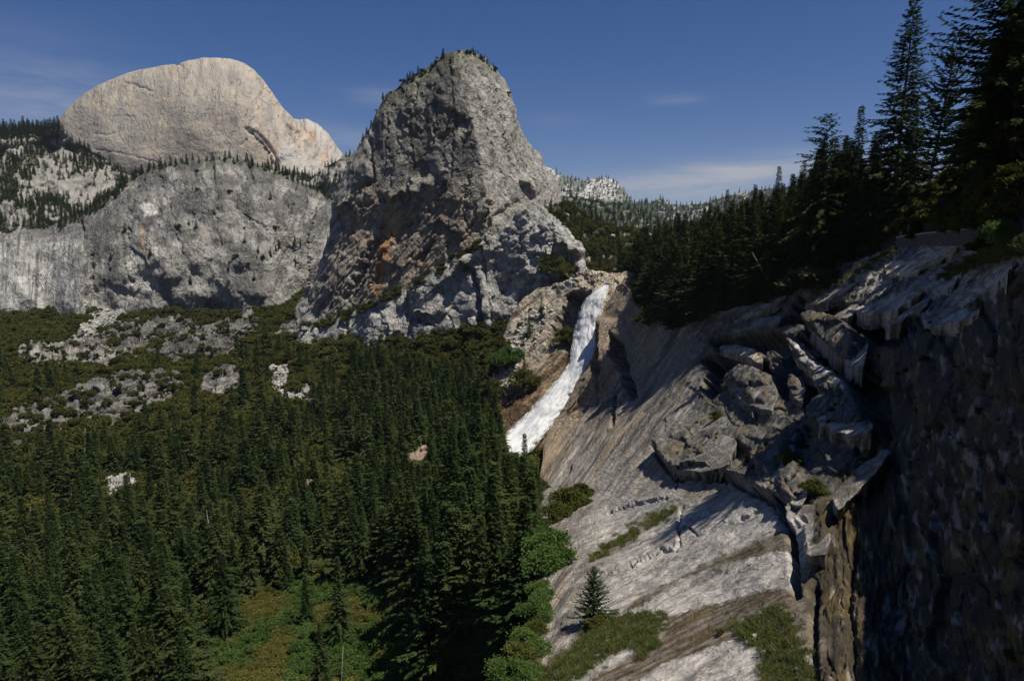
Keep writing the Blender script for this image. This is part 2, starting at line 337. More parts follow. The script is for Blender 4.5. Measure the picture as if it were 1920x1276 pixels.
def plain_mat(name, c, rough=.85, nscale=8., var=.4):
    m, n, out = new_mat(name); k = n.links
    tcn = N_(n, 'ShaderNodeTexCoord'); ns = N_(n, 'ShaderNodeTexNoise'); ns.inputs['Scale'].default_value = nscale; ns.inputs['Detail'].default_value = 5; k.new(tcn.outputs['Object'], ns.inputs['Vector'])
    mx = N_(n, 'ShaderNodeMix', data_type='RGBA'); mx.inputs['A'].default_value = (*[x * (1 - var) for x in c], 1); mx.inputs['B'].default_value = (*[min(1, x * (1 + var)) for x in c], 1); k.new(ns.outputs[0], mx.inputs['Factor'])
    bp = N_(n, 'ShaderNodeBump'); bp.inputs['Strength'].default_value = .6; bp.inputs['Distance'].default_value = .3; k.new(ns.outputs[0], bp.inputs['Height'])
    p = N_(n, 'ShaderNodeBsdfPrincipled'); p.inputs['Roughness'].default_value = rough; k.new(mx.outputs['Result'], p.inputs['Base Color']); k.new(bp.outputs[0], p.inputs['Normal']); k.new(p.outputs[0], out.inputs[0]); return m
M_far = rock_mat('far_granite', (1.3, .75), 6, 18, .2, .15, fleck=.25)
M_cliff = rock_mat('cliff_granite', (1.25, .8), 10, 20, .5, .2, fleck=.4, obj=.04)
M_face = rock_mat('fractured_granite', (1.15, .85), -35, 20, .7, .24, fleck=.5, obj=.06)
M_slab = rock_mat('slab_granite', (.45, 1.9), 0, 20, .3, .22, .75, fleck=.4, obj=.45)
M_wall = rock_mat('dark_cliff_granite', (1.5, .8), 20, 16, .8, .4, .75)
M_soil = rock_mat('forest_floor', (1, 1), 0, 20, .7, .35, obj=.1)
# ------------------------------------------------------------------ terrain
GREY = (.30, .285, .265); LIGHT = (.43, .41, .38); DARK = (.13, .125, .12); BEIGE = (.48, .405, .315); TAN = (.30, .20, .115); LICHEN = (.10, .098, .09); VEG = (.035, .05, .016)
# base ground far and wide
def base_ground():
    n = 90; r = np.concatenate([np.linspace(0, 2500, 50), np.geomspace(2600, 9500, 30)]); a = np.linspace(0, 2 * math.pi, 97)
    A, Rr = np.meshgrid(a, r); X = Rr * np.cos(A); Y = Rr * np.sin(A)
    Z = -235 + 12 * fbm(X / 400, Y / 400, 4, 5) + ss(6000, 30000, Rr) * 300 * (fbm(X / 9000, Y / 9000, 4, 8))
    P = np.stack([X, Y, Z], -1); c = mixc3(np.full(P.shape, 1.) * np.array((.06, .07, .04)), (.25, .24, .21), ss(.1, .5, fbm(X / 300, Y / 300, 4, 9)))
    mesh_grid('ground', P[:, ::-1], c, np.stack([X / 100, Y / 100], -1), np.full(X.shape, .4), M_soil)
base_ground()

# --- half dome like bald dome, far left
hd_top = interp([(60, 272), (76, 264), (92, 250), (105, 232), (125, 206), (142, 190), (155, 177), (175, 166), (200, 153), (230, 140), (262, 131), (300, 124), (335, 119), (340, 117), (355, 112), (380, 109), (405, 108), (430, 110), (447, 114), (460, 120), (475, 130), (490, 146), (503, 163), (515, 182), (530, 203), (545, 218), (560, 232), (580, 255), (600, 280), (620, 306), (640, 325), (665, 350)])
def hd_depth(px, py, t):
    u = np.clip((px - 370) / 300, -1, 1); d = 2950 + 420 * (1 - np.sqrt(1 - .97 * u * u)) + 360 * (1 - np.sqrt(1 - .96 * np.clip(t, 0, 1) ** 2.4))
    d = d + 170 * ss(0, 1, (py - hd_top(px)) / 300) * 0
    return d - 120 * t * 0 + 22 * fbm(px / 120, py / 120, 2, 3)
def hd_disp(px, py, t):
    h = .8 * fbm(px / 26, py / 26, 5, 11) + .55 * facet(px / 40, py / 22, 12, .5, .5, .8, .03)
    h += .14 * ridged(px / 14, py / 70, 4, 13)
    h += 9 * step(px, py, [(517, 310), (508, 288), (492, 266), (476, 250), (460, 243)], 34, 2) * 1.
    h -= 7 * crack(px, py, [(520, 312), (512, 290), (497, 268), (478, 250), (462, 242)], 4, 1)
    h -= 8 * pmask(px, py, [(538, 232), (552, 240), (575, 262), (592, 288), (600, 303), (588, 300), (560, 275), (541, 250)], 6, 2)
    h -= 2.2 * crack(px, py, [(234, 155), (248, 157), (262, 163), (290, 172)], 1.6, 1.5); h -= 4 * crack(px, py, [(330, 118), (341, 124)], 3, 1)
    h -= 1.2 * crack(px, py, [(178, 250), (200, 254), (214, 250)], 2, 1.5); h -= 1.2 * crack(px, py, [(210, 220), (235, 217), (252, 220)], 2.2, 2)
    h -= 1.2 * crack(px, py, [(180, 280), (230, 288), (300, 305)], 1.6, 2); h -= 3 * crack(px, py, [(452, 272), (462, 262)], 2, 1)
    h -= 2 * crack(px, py, [(205, 206), (222, 188)], 1.5, 1)
    return h
def hd_color(px, py, t, h):
    c = np.ones(px.shape + (3,)) * np.array((.335, .30, .252)); m = fbm(px / 60, py / 60, 5, 21)
    c = mixc3(c, (.385, .33, .262), ss(0, .5, m) * .7)
    st = fbm(px / 7 + fbm(px / 90, py / 90, 2, 5), py / 120, 4, 23)
    c = mixc3(c, (.42, .31, .20), ss(.1, .6, st) * ss(-.1, .4, fbm(px / 80, py / 80, 3, 25) + .35 * np.exp(-((px - 300) / 70) ** 2)) * .55)
    c = mixc3(c, (.21, .20, .19), ss(.0, .5, fbm(px / 11, py / 60, 5, 27)) * .5); c = mixc3(c, (.24, .225, .21), ss(.0, .5, fbm(px / 70, py / 40, 4, 33)) * .5)
    c = mixc3(c, (.48, .37, .27), ss(440, 540, px) * ss(.0, .5, fbm(px / 20, py / 60, 4, 31) + .25) * .45)
    c = mixc3(c, (.17, .15, .14), pmask(px, py, [(538, 234), (546, 238), (562, 262), (552, 268), (541, 252)], 8, 3) * .6)  # notch shading painted dark into the hollow
    c = mixc3(c, (.40, .385, .355), pmask(px, py, [(540, 262), (580, 290), (630, 335), (520, 345), (505, 318)], 14, 5) * .7)
    c = mixc3(c, (.20, .19, .18), crack(px, py, [(235, 157), (252, 157), (262, 161)], 4) * .7 + crack(px, py, [(212, 222), (235, 219), (252, 221)], 4) * .5)
    return c
sheet('hd', 'granite_dome', M_far, 60, 665, 1.6, hd_top, lambda x: 380 + 0 * x, 1.6, hd_depth, hd_disp, hd_color, back=backs(900, 900), jag=.6)
# --- its lower shoulder behind on the right
sh_top = interp([(520, 225), (548, 223), (560, 224), (575, 223), (590, 230), (602, 238), (615, 250), (628, 270), (640, 287), (650, 300), (664, 330), (680, 350)])
sheet('sh', 'granite_dome', M_far, 520, 680, 1.6, sh_top, lambda x: 380 + 0 * x, 1.6,
      lambda px, py, t: 3400 + 320 * (1 - np.sqrt(1 - .95 * t ** 3)) + np.where(px > 600, (px - 600) * 1.5, (px - 600) * -2.2),
      lambda px, py, t: 1.0 * fbm(px / 18, py / 30, 5, 41) + .8 * ridged(px / 9, py / 60, 3, 42),
      lambda px, py, t, h: mixc3(mixc3(np.ones(px.shape + (3,)) * np.array((.38, .35, .31)), (.45, .24, .13), ss(.0, .4, fbm(px / 16, py / 60, 4, 43) + .3) * (1 - ss(612, 622, px)) * ss(0, 16, py - sh_top(px) - 14)),
                                 (.18, .16, .15), ss(.1, .4, fbm(px / 6, py / 60, 4, 44)) * .6), back=backs(600, 900), jag=1)
# --- tree-dotted granite ridge in front of the dome, left, and the gully between the two domes
lr_top = interp([(-260, 236), (-100, 238), (0, 241), (50, 240), (85, 240), (105, 238), (130, 258), (165, 277), (200, 300), (240, 330), (300, 345), (380, 330), (480, 320), (540, 318), (560, 322), (580, 330), (600, 322), (620, 308), (640, 298), (655, 290), (690, 300), (720, 330)])
def lr_depth(px, py, t):
    d = 1500 + 1000 * ss(0, 1, t) ** .9 + 100 * fbm(px / 120, py / 60, 3, 51)
    return d + ss(450, 600, px) * 150
def lr_disp(px, py, t):
    return 5 * fbm(px / 40, py / 30, 5, 52) + 2.2 * facet(px / 30, py / 20, 53, .6, 1, .4, .06) + 2 * ridged(px / 22, py / 16, 4, 54)
LR_ROCK = [[(60, 315), (95, 318), (120, 372), (70, 368)], [(110, 318), (165, 330), (220, 345), (215, 360), (160, 385), (128, 372)], [(0, 380), (60, 400), (40, 425), (0, 420)]]
def lr_color(px, py, t, h):
    c = np.ones(px.shape + (3,)) * np.array((.25, .235, .21))
    c = mixc3(c, (.17, .162, .15), ss(0, .4, fbm(px / 18, py / 12, 5, 55)) * .7)
    v = ss(-.0, .35, fbm(px / 44, py / 24, 5, 56) + .35 * fbm(px / 6, py / 5, 2, 59)); 
    for p in LR_ROCK: v = v * (1 - pmask(px, py, p, 10, 4))
    return mixc3(c, (.07, .075, .04), v * .75)
sheet('lr', 'ridge', M_far, -260, 720, 1.8, lr_top, lambda x: 520 + 0 * x, 1.8, lr_depth, lr_disp, lr_color, back=backs(500, 700), jag=2)

# --- broad grey dome, middle left
br_top = interp([(-300, 490), (-150, 468), (-60, 452), (0, 441), (40, 432), (90, 428), (120, 413), (150, 400), (180, 384), (205, 366), (230, 344), (255, 327), (280, 315), (310, 307), (340, 303), (370, 299), (400, 301), (450, 298), (475, 304), (500, 313), (530, 324), (555, 336), (575, 347), (600, 356), (620, 375), (640, 392), (680, 420), (720, 470)])
def br_depth(px, py, t):
    d = 1230 + 60 * t + 220 * (1 - np.sqrt(1 - .95 * t ** 2.6)) + 26 * fbm(px / 130, py / 130, 3, 61) + 140 * ss(520, 640, px)
    d = d - 45 * ss(175, 150, px) * ss(400, 480, py) + 60 * np.exp(-((px - 600) / 60) ** 2) + 40 * ss(210, 60, px)
    return d
def br_disp(px, py, t):
    low = ss(190, 120, px) * ss(430, 470, py)
    h = (1.5 * fbm(px / 60, py / 90, 3, 62) + .8 * fbm(px / 14, py / 18, 4, 172) + 2.2 * facet(px / 38 + py / 150, py / 84, 63, .7, .7, .9, .03) + 1.1 * ridged(px / 16, py / 26, 4, 64) + 1.0 * facet(px / 15, py / 30, 65, .8, .7, .6, .06)) * (1 - .8 * low)
    h += low * .8 * ridged(px / 9 + py / 60, py / 120, 3, 66)
    h -= 10 * crack(px, py, [(152, 415), (158, 440), (168, 470), (174, 500)], 3.5, 3) + 5 * crack(px, py, [(174, 500), (172, 530), (180, 548)], 2.5, 3)
    h += 5 * step(px, py, [(283, 505), (275, 483), (255, 472), (242, 457)], 45, 2)
    h += 3.5 * step(px, py, [(292, 540), (284, 505)], 40, 2) - 5 * crack(px, py, [(234, 496), (238, 515), (250, 530)], 2.5, 2)
    h += 5 * step(px, py, [(258, 552), (246, 543), (225, 534), (208, 538)], 20, 3)
    h -= 6 * crack(px, py, [(192, 546), (196, 525), (208, 505)], 2, 2)
    h += 7 * step(px, py, [(405, 345), (403, 310), (392, 303)], 18, 3) - 5 * crack(px, py, [(440, 300), (436, 318), (444, 330)], 3, 2)
    h -= 7 * crack(px, py, [(470, 306), (466, 322), (474, 336)], 4, 3) + 4 * crack(px, py, [(402, 304), (398, 340), (406, 370)], 3, 2)
    h += 5 * step(px, py, [(295, 390), (286, 378), (270, 376)], 20, 2) + 6 * step(px, py, [(456, 392), (440, 390)], 15, 2)
    h -= 1.5 * pmask(px, py, [(265, 385), (292, 376), (295, 398), (275, 402)], 8, 3)
    for pts in ([(300, 330), (322, 400), (345, 480)], [(500, 325), (522, 400), (514, 480)], [(424, 306), (402, 380), (412, 460)], [(560, 352), (540, 430), (562, 510)], [(604, 372), (578, 450), (580, 545)], [(350, 312), (385, 352), (392, 400)], [(262, 340), (238, 400), (244, 450)], [(455, 400), (500, 430), (520, 455)]): h -= 5 * crack(px, py, pts, 2.2, 5) - 2.5 * step(px, py, pts, 16, 5)
    h += 5 * pmask(px, py, [(420, 495), (470, 480), (520, 500), (515, 535), (490, 560), (440, 555), (415, 525)], 22, 6)
    return h
def br_color(px, py, t, h):
    c = np.ones(px.shape + (3,)) * np.array((.30, .285, .262)); m = fbm(px / 50, py / 50, 5, 67)
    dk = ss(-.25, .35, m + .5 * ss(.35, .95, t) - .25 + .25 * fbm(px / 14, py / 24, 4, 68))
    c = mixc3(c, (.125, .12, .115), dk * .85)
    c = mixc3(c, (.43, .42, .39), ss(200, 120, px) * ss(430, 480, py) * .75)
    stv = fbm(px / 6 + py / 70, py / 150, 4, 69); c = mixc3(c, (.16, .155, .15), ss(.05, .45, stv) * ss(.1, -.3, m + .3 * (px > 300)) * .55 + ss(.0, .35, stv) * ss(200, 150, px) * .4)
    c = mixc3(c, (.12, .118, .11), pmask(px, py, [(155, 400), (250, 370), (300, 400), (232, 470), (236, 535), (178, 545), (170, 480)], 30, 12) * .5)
    c = mixc3(c, (.50, .48, .44), pmask(px, py, [(262, 383), (290, 376), (297, 400), (272, 408)], 5, 3) * .9)
    c = mixc3(c, (.48, .45, .41), pmask(px, py, [(240, 470), (272, 488), (284, 545), (246, 548), (238, 515)], 8, 4) * .8)
    c = mixc3(c, (.46, .30, .17), pmask(px, py, [(262, 425), (275, 430), (276, 475), (266, 470)], 10, 4) * .5)
    c = mixc3(c, (.13, .125, .115), pmask(px, py, [(420, 490), (470, 478), (520, 500), (512, 540), (480, 570), (430, 560), (410, 525)], 18, 8) * .55)
    return mixc3(c, VEG, ss(.93, .99, t + .02 * fbm(px / 12, py / 12, 3, 70)) * ss(120, 250, px) * .5)
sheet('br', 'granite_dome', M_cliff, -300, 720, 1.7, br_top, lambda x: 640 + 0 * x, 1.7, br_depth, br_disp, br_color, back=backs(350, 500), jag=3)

# --- the steep cap shaped dome in the middle
lc_top = interp([(520, 650), (548, 600), (570, 560), (590, 515), (605, 470), (616, 425), (625, 385), (635, 350), (648, 312), (660, 287), (672, 268), (688, 248), (700, 222), (712, 200), (722, 182), (735, 169), (750, 160), (770, 150), (790, 136), (805, 124), (820, 110), (835, 103), (850, 97), (868, 95), (885, 98), (900, 104), (915, 114), (927, 127), (938, 138), (947, 152), (955, 168), (961, 190), (966, 207), (970, 222), (977, 240), (985, 257), (995, 270), (1005, 280), (1013, 288), (1017, 303), (1025, 316), (1033, 325), (1040, 335), (1046, 350), (1054, 368), (1068, 400), (1090, 440)])
lc_ar = interp([(60, 850), (130, 868), (200, 880), (260, 893), (330, 905), (420, 925), (520, 900), (700, 900)])
def lc_depth(px, py, t):
    ar = lc_ar(py); u = (px - ar)
    d = 935 + 45 * t + 135 * (1 - np.sqrt(1 - .96 * np.clip(t, 0, 1) ** 3))
    d = d + np.where(u < 0, -u * .36 * (1 - .3 * ss(150, 330, -u)) + 15 * np.clip(-u / 290, 0, 1) ** 3, u * .85 + 60 * np.clip(u / 150, 0, 1) ** 3)
    return d + 4 * fbm(px / 100, py / 120, 3, 71)
def lc_disp(px, py, t):
    right = ss(-20, 25, px - lc_ar(py)); low = ss(330, 400, py) * (1 - right)
    qx, qy = rot(px, py, 38)
    h = 2.6 * fbm(px / 60, py / 80, 3, 72) + 1.1 * fbm(px / 16, py / 18, 4, 172) + (1 - right) * (3.6 * facet(px / 46, py / 52, 73, .9, .8, .7, .035) + 1.7 * facet(px / 17, py / 22, 74, .9, .9, .6, .05))
    h += right * (1.6 * facet(px / 24 - py / 60, py / 50, 76, .7, .9, .4, .05) + 1.6 * ridged(px / 12 - py / 30, py / 60, 4, 77))
    h += low * (8 * facet(qx / 22, qy / 110, 78, 1, .7, .6, .04) + 1.6 * ridged(qx / 10, qy / 60, 3, 79))
    for pts in ([(868, 108), (902, 200), (930, 310)], [(892, 112), (938, 220), (962, 330)], [(915, 140), (955, 250), (1000, 350)], [(842, 115), (852, 220), (846, 330)], [(782, 158), (768, 250), (776, 310)], [(735, 190), (722, 270), (735, 330)], [(880, 330), (868, 400), (880, 440)], [(820, 200), (812, 270)]): h -= 5 * crack(px, py, pts, 2.2, 5) - 2.5 * step(px, py, pts, 14, 5)
    h0 = h.copy()
    h += 9 * step(px, py, [(700, 300), (697, 322), (703, 338)], 30, 2) - 7 * crack(px, py, [(692, 262), (695, 300), (703, 340)], 3, 2)
    h += 13 * step(px, py, [(640, 400), (655, 378), (676, 358), (696, 345)], 30, 2)
    h -= 9 * crack(px, py, [(636, 430), (652, 395), (674, 362), (693, 346)], 6, 3) + 7 * crack(px, py, [(655, 400), (668, 372), (680, 358)], 4, 2)
    h += 11 * step(px, py, [(812, 350), (798, 346), (790, 362), (776, 364), (768, 340)], 26, 2)
    h += 12 * step(px, py, [(770, 366), (758, 362), (745, 370), (733, 385)], 24, 3) - 8 * pmask(px, py, [(750, 368), (772, 366), (768, 395), (752, 392)], 6, 2)
    h += 7 * pmask(px, py, [(772, 326), (784, 324), (788, 338), (778, 344), (770, 338)], 5, 1)
    h += 8 * step(px, py, [(745, 208), (800, 200), (804, 186), (840, 180)], 26, 3) - 6 * crack(px, py, [(797, 190), (799, 225)], 3, 2)
    h += 8 * step(px, py, [(856, 475), (868, 445), (845, 428), (826, 412), (800, 425)], 22, 3)
    h -= 9 * crack(px, py, [(740, 460), (753, 432), (768, 420)], 4, 3) + 8 * crack(px, py, [(788, 492), (800, 465), (812, 452)], 3.4, 2)
    h -= 14 * crack(px, py, [(652, 555), (668, 530), (690, 490), (696, 470), (712, 440)], 8, 5) + 10 * crack(px, py, [(665, 535), (680, 500)], 8, 4)
    h -= 9 * crack(px, py, [(640, 470), (655, 440), (668, 405)], 5, 4) + 10 * crack(px, py, [(705, 525), (712, 505), (718, 512)], 5, 3)
    h -= 10 * crack(px, py, [(962, 185), (970, 210), (980, 240)], 2.5, 2) + 9 * crack(px, py, [(976, 345), (985, 360), (996, 372)], 3.5, 2)
    h += 9 * step(px, py, [(1000, 372), (988, 348), (972, 342)], 20, 2)
    h -= 9 * crack(px, py, [(895, 435), (905, 410), (920, 380)], 4, 4) + 8 * crack(px, py, [(920, 420), (945, 395), (970, 380)], 6, 5)
    h = h0 + (h - h0) * 1.15
    return h
def lc_color(px, py, t, h):
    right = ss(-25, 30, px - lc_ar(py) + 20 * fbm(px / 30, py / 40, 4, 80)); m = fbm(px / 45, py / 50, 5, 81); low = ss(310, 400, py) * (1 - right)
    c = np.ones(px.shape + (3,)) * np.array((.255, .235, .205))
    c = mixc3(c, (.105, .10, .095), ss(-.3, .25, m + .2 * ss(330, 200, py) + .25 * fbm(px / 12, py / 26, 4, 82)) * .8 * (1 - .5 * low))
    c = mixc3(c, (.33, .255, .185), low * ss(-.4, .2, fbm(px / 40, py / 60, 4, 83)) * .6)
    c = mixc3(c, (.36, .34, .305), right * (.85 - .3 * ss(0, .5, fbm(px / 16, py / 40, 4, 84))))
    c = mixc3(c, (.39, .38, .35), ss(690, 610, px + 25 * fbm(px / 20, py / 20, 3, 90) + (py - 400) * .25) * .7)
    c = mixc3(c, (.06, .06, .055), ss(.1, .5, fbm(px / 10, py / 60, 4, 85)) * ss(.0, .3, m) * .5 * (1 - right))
    c = mixc3(c, (.44, .25, .12), pmask(px, py, [(712, 440), (735, 400), (750, 395), (735, 470), (720, 520), (715, 560), (698, 550), (704, 490)], 14, 7) * .9)
    c = mixc3(c, (.17, .145, .12), pmask(px, py, [(790, 395), (850, 380), (875, 420), (860, 460), (800, 480), (765, 480), (768, 440)], 16, 7) * .65)
    c = mixc3(c, (.27, .20, .15), pmask(px, py, [(818, 420), (850, 440), (842, 468), (800, 482), (808, 450)], 12, 4) * .6)
    return mixc3(c, (.08, .09, .04), ss(.93, .985, t + .03 * fbm(px / 12, py / 12, 3, 86)) * ss(700, 720, px) * ss(960, 900, px) * .5)
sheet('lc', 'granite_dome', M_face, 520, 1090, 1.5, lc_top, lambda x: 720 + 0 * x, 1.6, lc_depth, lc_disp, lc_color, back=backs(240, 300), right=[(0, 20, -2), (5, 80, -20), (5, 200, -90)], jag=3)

# --- pale broken cliff at its foot
lo_top = interp([(480, 640), (520, 622), (560, 612), (600, 604), (640, 590), (680, 572), (720, 552), (760, 536), (800, 515), (830, 498), (860, 478), (880, 466), (900, 452), (925, 440), (945, 420), (965, 402), (985, 392), (1003, 388), (1018, 386), (1030, 396), (1042, 408), (1055, 425), (1070, 445), (1085, 462), (1092, 478), (1098, 500), (1108, 515), (1130, 524), (1180, 530)])
def lo_depth(px, py, t):
    d = interp([(480, 1010), (600, 960), (700, 905), (800, 872), (900, 840), (1000, 800), (1060, 770), (1090, 750), (1180, 740)])(px)
    return d + 45 * ss(0, 1, t) + 30 * (1 - np.sqrt(1 - .96 * t ** 8)) + 14 * fbm(px / 80, py / 80, 3, 101) + 16 * ss(905, 1060, px) * t
def lo_disp(px, py, t):
    up = ss(560, 480, py) * ss(840, 900, px); qx, qy = rot(px, py, -28)
    h = 2.6 * fbm(px / 70, py / 70, 3, 102) + .7 * fbm(px / 14, py / 14, 4, 172) + 4.2 * facet(px / 50, py / 66, 103, .8, .8, 1.0, .025) + 1.5 * facet(px / 20, py / 17, 104, .7, .8, .7, .04)
    h += up * (3.6 * facet(qx / 34, qy / 13, 106, 1.0, 1.0, .5, .06) + 1.6 * facet(qx / 10, qy / 6, 107, 1, 1.1, .3, .08))
    h0 = h.copy()
    h += 26 * step(px, py, [(886, 500), (872, 496), (862, 504), (856, 496)], 26, 2) - 12 * pmask(px, py, [(856, 498), (868, 494), (884, 500), (885, 508), (862, 510)], 5, 1)
    h -= 13 * crack(px, py, [(887, 506), (893, 530), (900, 560), (902, 600), (906, 624)], 4.2, 2)
    h += 7 * pmask(px, py, [(890, 500), (903, 498), (920, 560), (920, 618), (908, 622), (900, 560)], 6, 2) - 6 * crack(px, py, [(903, 470), (910, 520), (919, 570), (921, 600)], 2, 1.5)
    h += 15 * step(px, py, [(818, 600), (806, 590), (796, 592), (780, 600)], 26, 2) - 9 * pmask(px, py, [(780, 598), (805, 592), (812, 610), (782, 606)], 5, 1)
    h += 12 * step(px, py, [(902, 600), (896, 612), (884, 608), (882, 590)], 20, 2)
    h -= 9 * crack(px, py, [(975, 560), (985, 543), (998, 528)], 5, 3) + 6 * crack(px, py, [(968, 590), (976, 560)], 3, 2)
    h -= 7 * crack(px, py, [(730, 545), (748, 532), (765, 524)], 7, 4) + 5 * crack(px, py, [(776, 545), (784, 520)], 4, 3)
    h += 6 * step(px, py, [(668, 628), (690, 600), (702, 583)], 20, 2) - 3 * crack(px, py, [(735, 610), (742, 655), (755, 668)], 2, 2)
    h += 9 * step(px, py, [(1060, 545), (1040, 532), (1005, 530)], 18, 4) + 10 * step(px, py, [(1090, 484), (1076, 472), (1056, 462), (1036, 452)], 22, 3)
    h = h0 + (h - h0) * 1.5
    return h
def lo_color(px, py, t, h):
    c = np.ones(px.shape + (3,)) * np.array((.36, .35, .325)); m = fbm(px / 38, py / 44, 5, 108)
    c = mixc3(c, (.22, .215, .21), ss(-.05, .4, m) * .65 * (1 - .6 * ss(520, 440, py)))
    c = mixc3(c, (.19, .185, .18), pmask(px, py, [(795, 655), (830, 640), (870, 690), (910, 655), (915, 700), (790, 700)], 16, 6) * .75)
    c = mixc3(c, (.22, .215, .21), pmask(px, py, [(752, 560), (778, 548), (776, 625), (752, 615)], 6, 3) * .7 + pmask(px, py, [(850, 560), (900, 565), (902, 615), (850, 600)], 14, 6) * .5)
    c = mixc3(c, (.50, .46, .40), ss(.1, .5, fbm(px / 30, py / 20, 4, 109)) * .4)
    return mixc3(c, VEG, ss(.955, .99, t + .03 * fbm(px / 14, py / 14, 4, 110)) * ss(880, 800, px) * .8)
sheet('lo', 'cliff', M_face, 480, 1180, 1.5, lo_top, lambda x: 760 + 0 * x, 1.5, lo_depth, lo_disp, lo_color, back=[(0, 10, -1), (0, 36, -5), (0, 100, -25), (0, 200, -80)], jag=4)

# --- wooded shoulder behind the fall's lip
rs_top = interp([(960, 400), (985, 378), (1010, 370), (1035, 372), (1060, 382), (1085, 398), (1110, 410), (1150, 428), (1175, 432), (1260, 440), (1360, 440), (1500, 450)])
rs_depth = lambda px, py, t: 780 + 420 * t + 40 * fbm(px / 70, py / 40, 3, 121)
sheet('rs', 'hill', M_soil, 1010, 1500, 2, rs_top, lambda x: 560 - 50 * ss(1110, 1050, x), 2, rs_depth, lambda px, py, t: 5 * fbm(px / 30, py / 24, 5, 122) + 2 * facet(px / 20, py / 14, 123, .6, 1, .3),
      lambda px, py, t, h: mixc3(np.ones(px.shape + (3,)) * np.array((.08, .085, .04)), (.40, .36, .30), ss(.15, .4, fbm(px / 22, py / 14, 5, 124) + .8 * pmask(px, py, [(1085, 512), (1110, 500), (1175, 506), (1178, 540), (1085, 540)], 10, 5))), back=backs(300, 60), jag=3)
# --- far range on the right: pale domes and wooded ridges
def fr_color(px, py, t, h):
    c = np.ones(px.shape + (3,)) * np.array((.42, .41, .40)); v = ss(-.25, .25, fbm(px / 5, py / 4, 3, 131) + .9 * ss(.62, .95, t) * ss(.1, -.2, fbm(px / 50, py / 40, 3, 132)) - .1) * .8
    v = np.maximum(v, ss(372, 380, py + 3 * fbm(px / 12, py / 12, 3, 133))); return mixc3(c, (.032, .045, .032), v)
sheet('f1', 'far_dome', M_far, 1000, 1230, 1.2, interp([(1000, 305), (1025, 312), (1040, 318), (1050, 328), (1062, 329), (1080, 335), (1095, 338), (1110, 335), (1125, 333), (1140, 334), (1150, 338), (1160, 345), (1168, 354), (1176, 365), (1186, 377), (1230, 382)]), lambda x: 440 + 0 * x, 1.2,
      lambda px, py, t: 3600 + 600 * (1 - np.sqrt(1 - .95 * t ** 2)) + 120 * fbm(px / 40, py / 40, 3, 134), lambda px, py, t: 1.8 * fbm(px / 14, py / 14, 5, 135) + .7 * facet(px / 10, py / 12, 136, .5, 1, .4), fr_color, back=backs(900, 500), jag=1)
def rg_color(px, py, t, h):
    c = np.ones(px.shape + (3,)) * np.array((.022, .032, .024)); c = mixc3(c, (.28, .27, .26), ss(.35, .6, fbm(px / 7, py / 4, 4, 141) + .3 * fbm(px / 60, py / 30, 3, 149) + .35 * pmask(px, py, [(1240, 395), (1330, 392), (1330, 425), (1230, 430)], 20, 8) + 1.2 * pmask(px, py, [(1365, 358), (1410, 356), (1400, 366), (1370, 364)], 3, 2) + 1.2 * pmask(px, py, [(1245, 376), (1262, 378), (1268, 384), (1248, 382)], 3, 1)) * .8)
    return c
sheet('f2', 'far_ridge', M_far, 1140, 2300, 1.6, interp([(1140, 372), (1175, 380), (1200, 381), (1220, 376), (1238, 373), (1250, 376), (1262, 381), (1280, 385), (1310, 382), (1340, 376), (1365, 366), (1385, 360), (1410, 357), (1450, 352), (1550, 350), (1700, 330), (2300, 330)]), lambda x: 470 + 0 * x, 1.6,
      lambda px, py, t: 2300 + 2200 * t + 100 * fbm(px / 50, py / 30, 3, 142), lambda px, py, t: 2.5 * fbm(px / 20, py / 16, 5, 143), rg_color, back=backs(900, 400), jag=1.5)
sheet('f3', 'wooded_ridge', M_far, 1000, 1400, 1.6, interp([(1000, 365), (1050, 366), (1080, 372), (1110, 378), (1150, 385), (1190, 392), (1230, 410), (1400, 420)]), lambda x: 480 + 0 * x, 1.6,
      lambda px, py, t: 1700 + 700 * t + 60 * fbm(px / 50, py / 30, 3, 144), lambda px, py, t: 3 * fbm(px / 22, py / 16, 5, 145), lambda px, py, t, h: mixc3(np.ones(px.shape + (3,)) * np.array((.03, .043, .026)), (.22, .21, .19), ss(.3, .5, fbm(px / 12, py / 7, 5, 146)) * .6), back=backs(500, 200), jag=2)

# --- valley floor and the slopes under the domes
V_X = [-320, 0, 150, 300, 450, 600, 700, 800, 900, 980, 1060, 1140]
V_Y = [540, 570, 600, 650, 700, 750, 800, 850, 900, 950, 1000, 1100, 1200, 1300, 1400]
V_D = [[1560, 1540, 1520, 1500, 1470, 1400, 1100, 1010, 950, 900, 860, 860],
       [1380, 1370, 1360, 1340, 1320, 1240, 1060, 980, 920, 870, 850, 850],
       [1170, 1190, 1180, 1180, 1180, 1110, 1000, 940, 890, 840, 820, 820],
       [980, 1010, 1020, 1040, 1040, 980, 930, 880, 840, 780, 700, 680],
       [850, 880, 890, 910, 920, 880, 860, 830, 800, 720, 620, 610],
       [745, 765, 775, 790, 800, 780, 775, 760, 740, 660, 580, 570],
       [660, 675, 685, 695, 700, 690, 680, 665, 660, 650, 640, 620],
       [590, 600, 605, 615, 620, 605, 595, 580, 590, 610, 600, 580],
       [530, 535, 540, 545, 545, 530, 510, 470, 430, 440, 460, 460],
       [480, 482, 484, 485, 480, 460, 430, 380, 330, 320, 330, 340],
       [432, 432, 432, 430, 420, 400, 370, 320, 282, 275, 285, 290],
       [355, 352, 350, 345, 335, 320, 295, 262, 232, 210, 215, 225],
       [295, 292, 288, 283, 275, 265, 248, 222, 196, 165, 165, 175],
       [250, 247, 243, 240, 233, 225, 210, 190, 168, 140, 140, 150],
       [215, 212, 208, 205, 200, 193, 184, 174, 164, 160, 165, 170]]
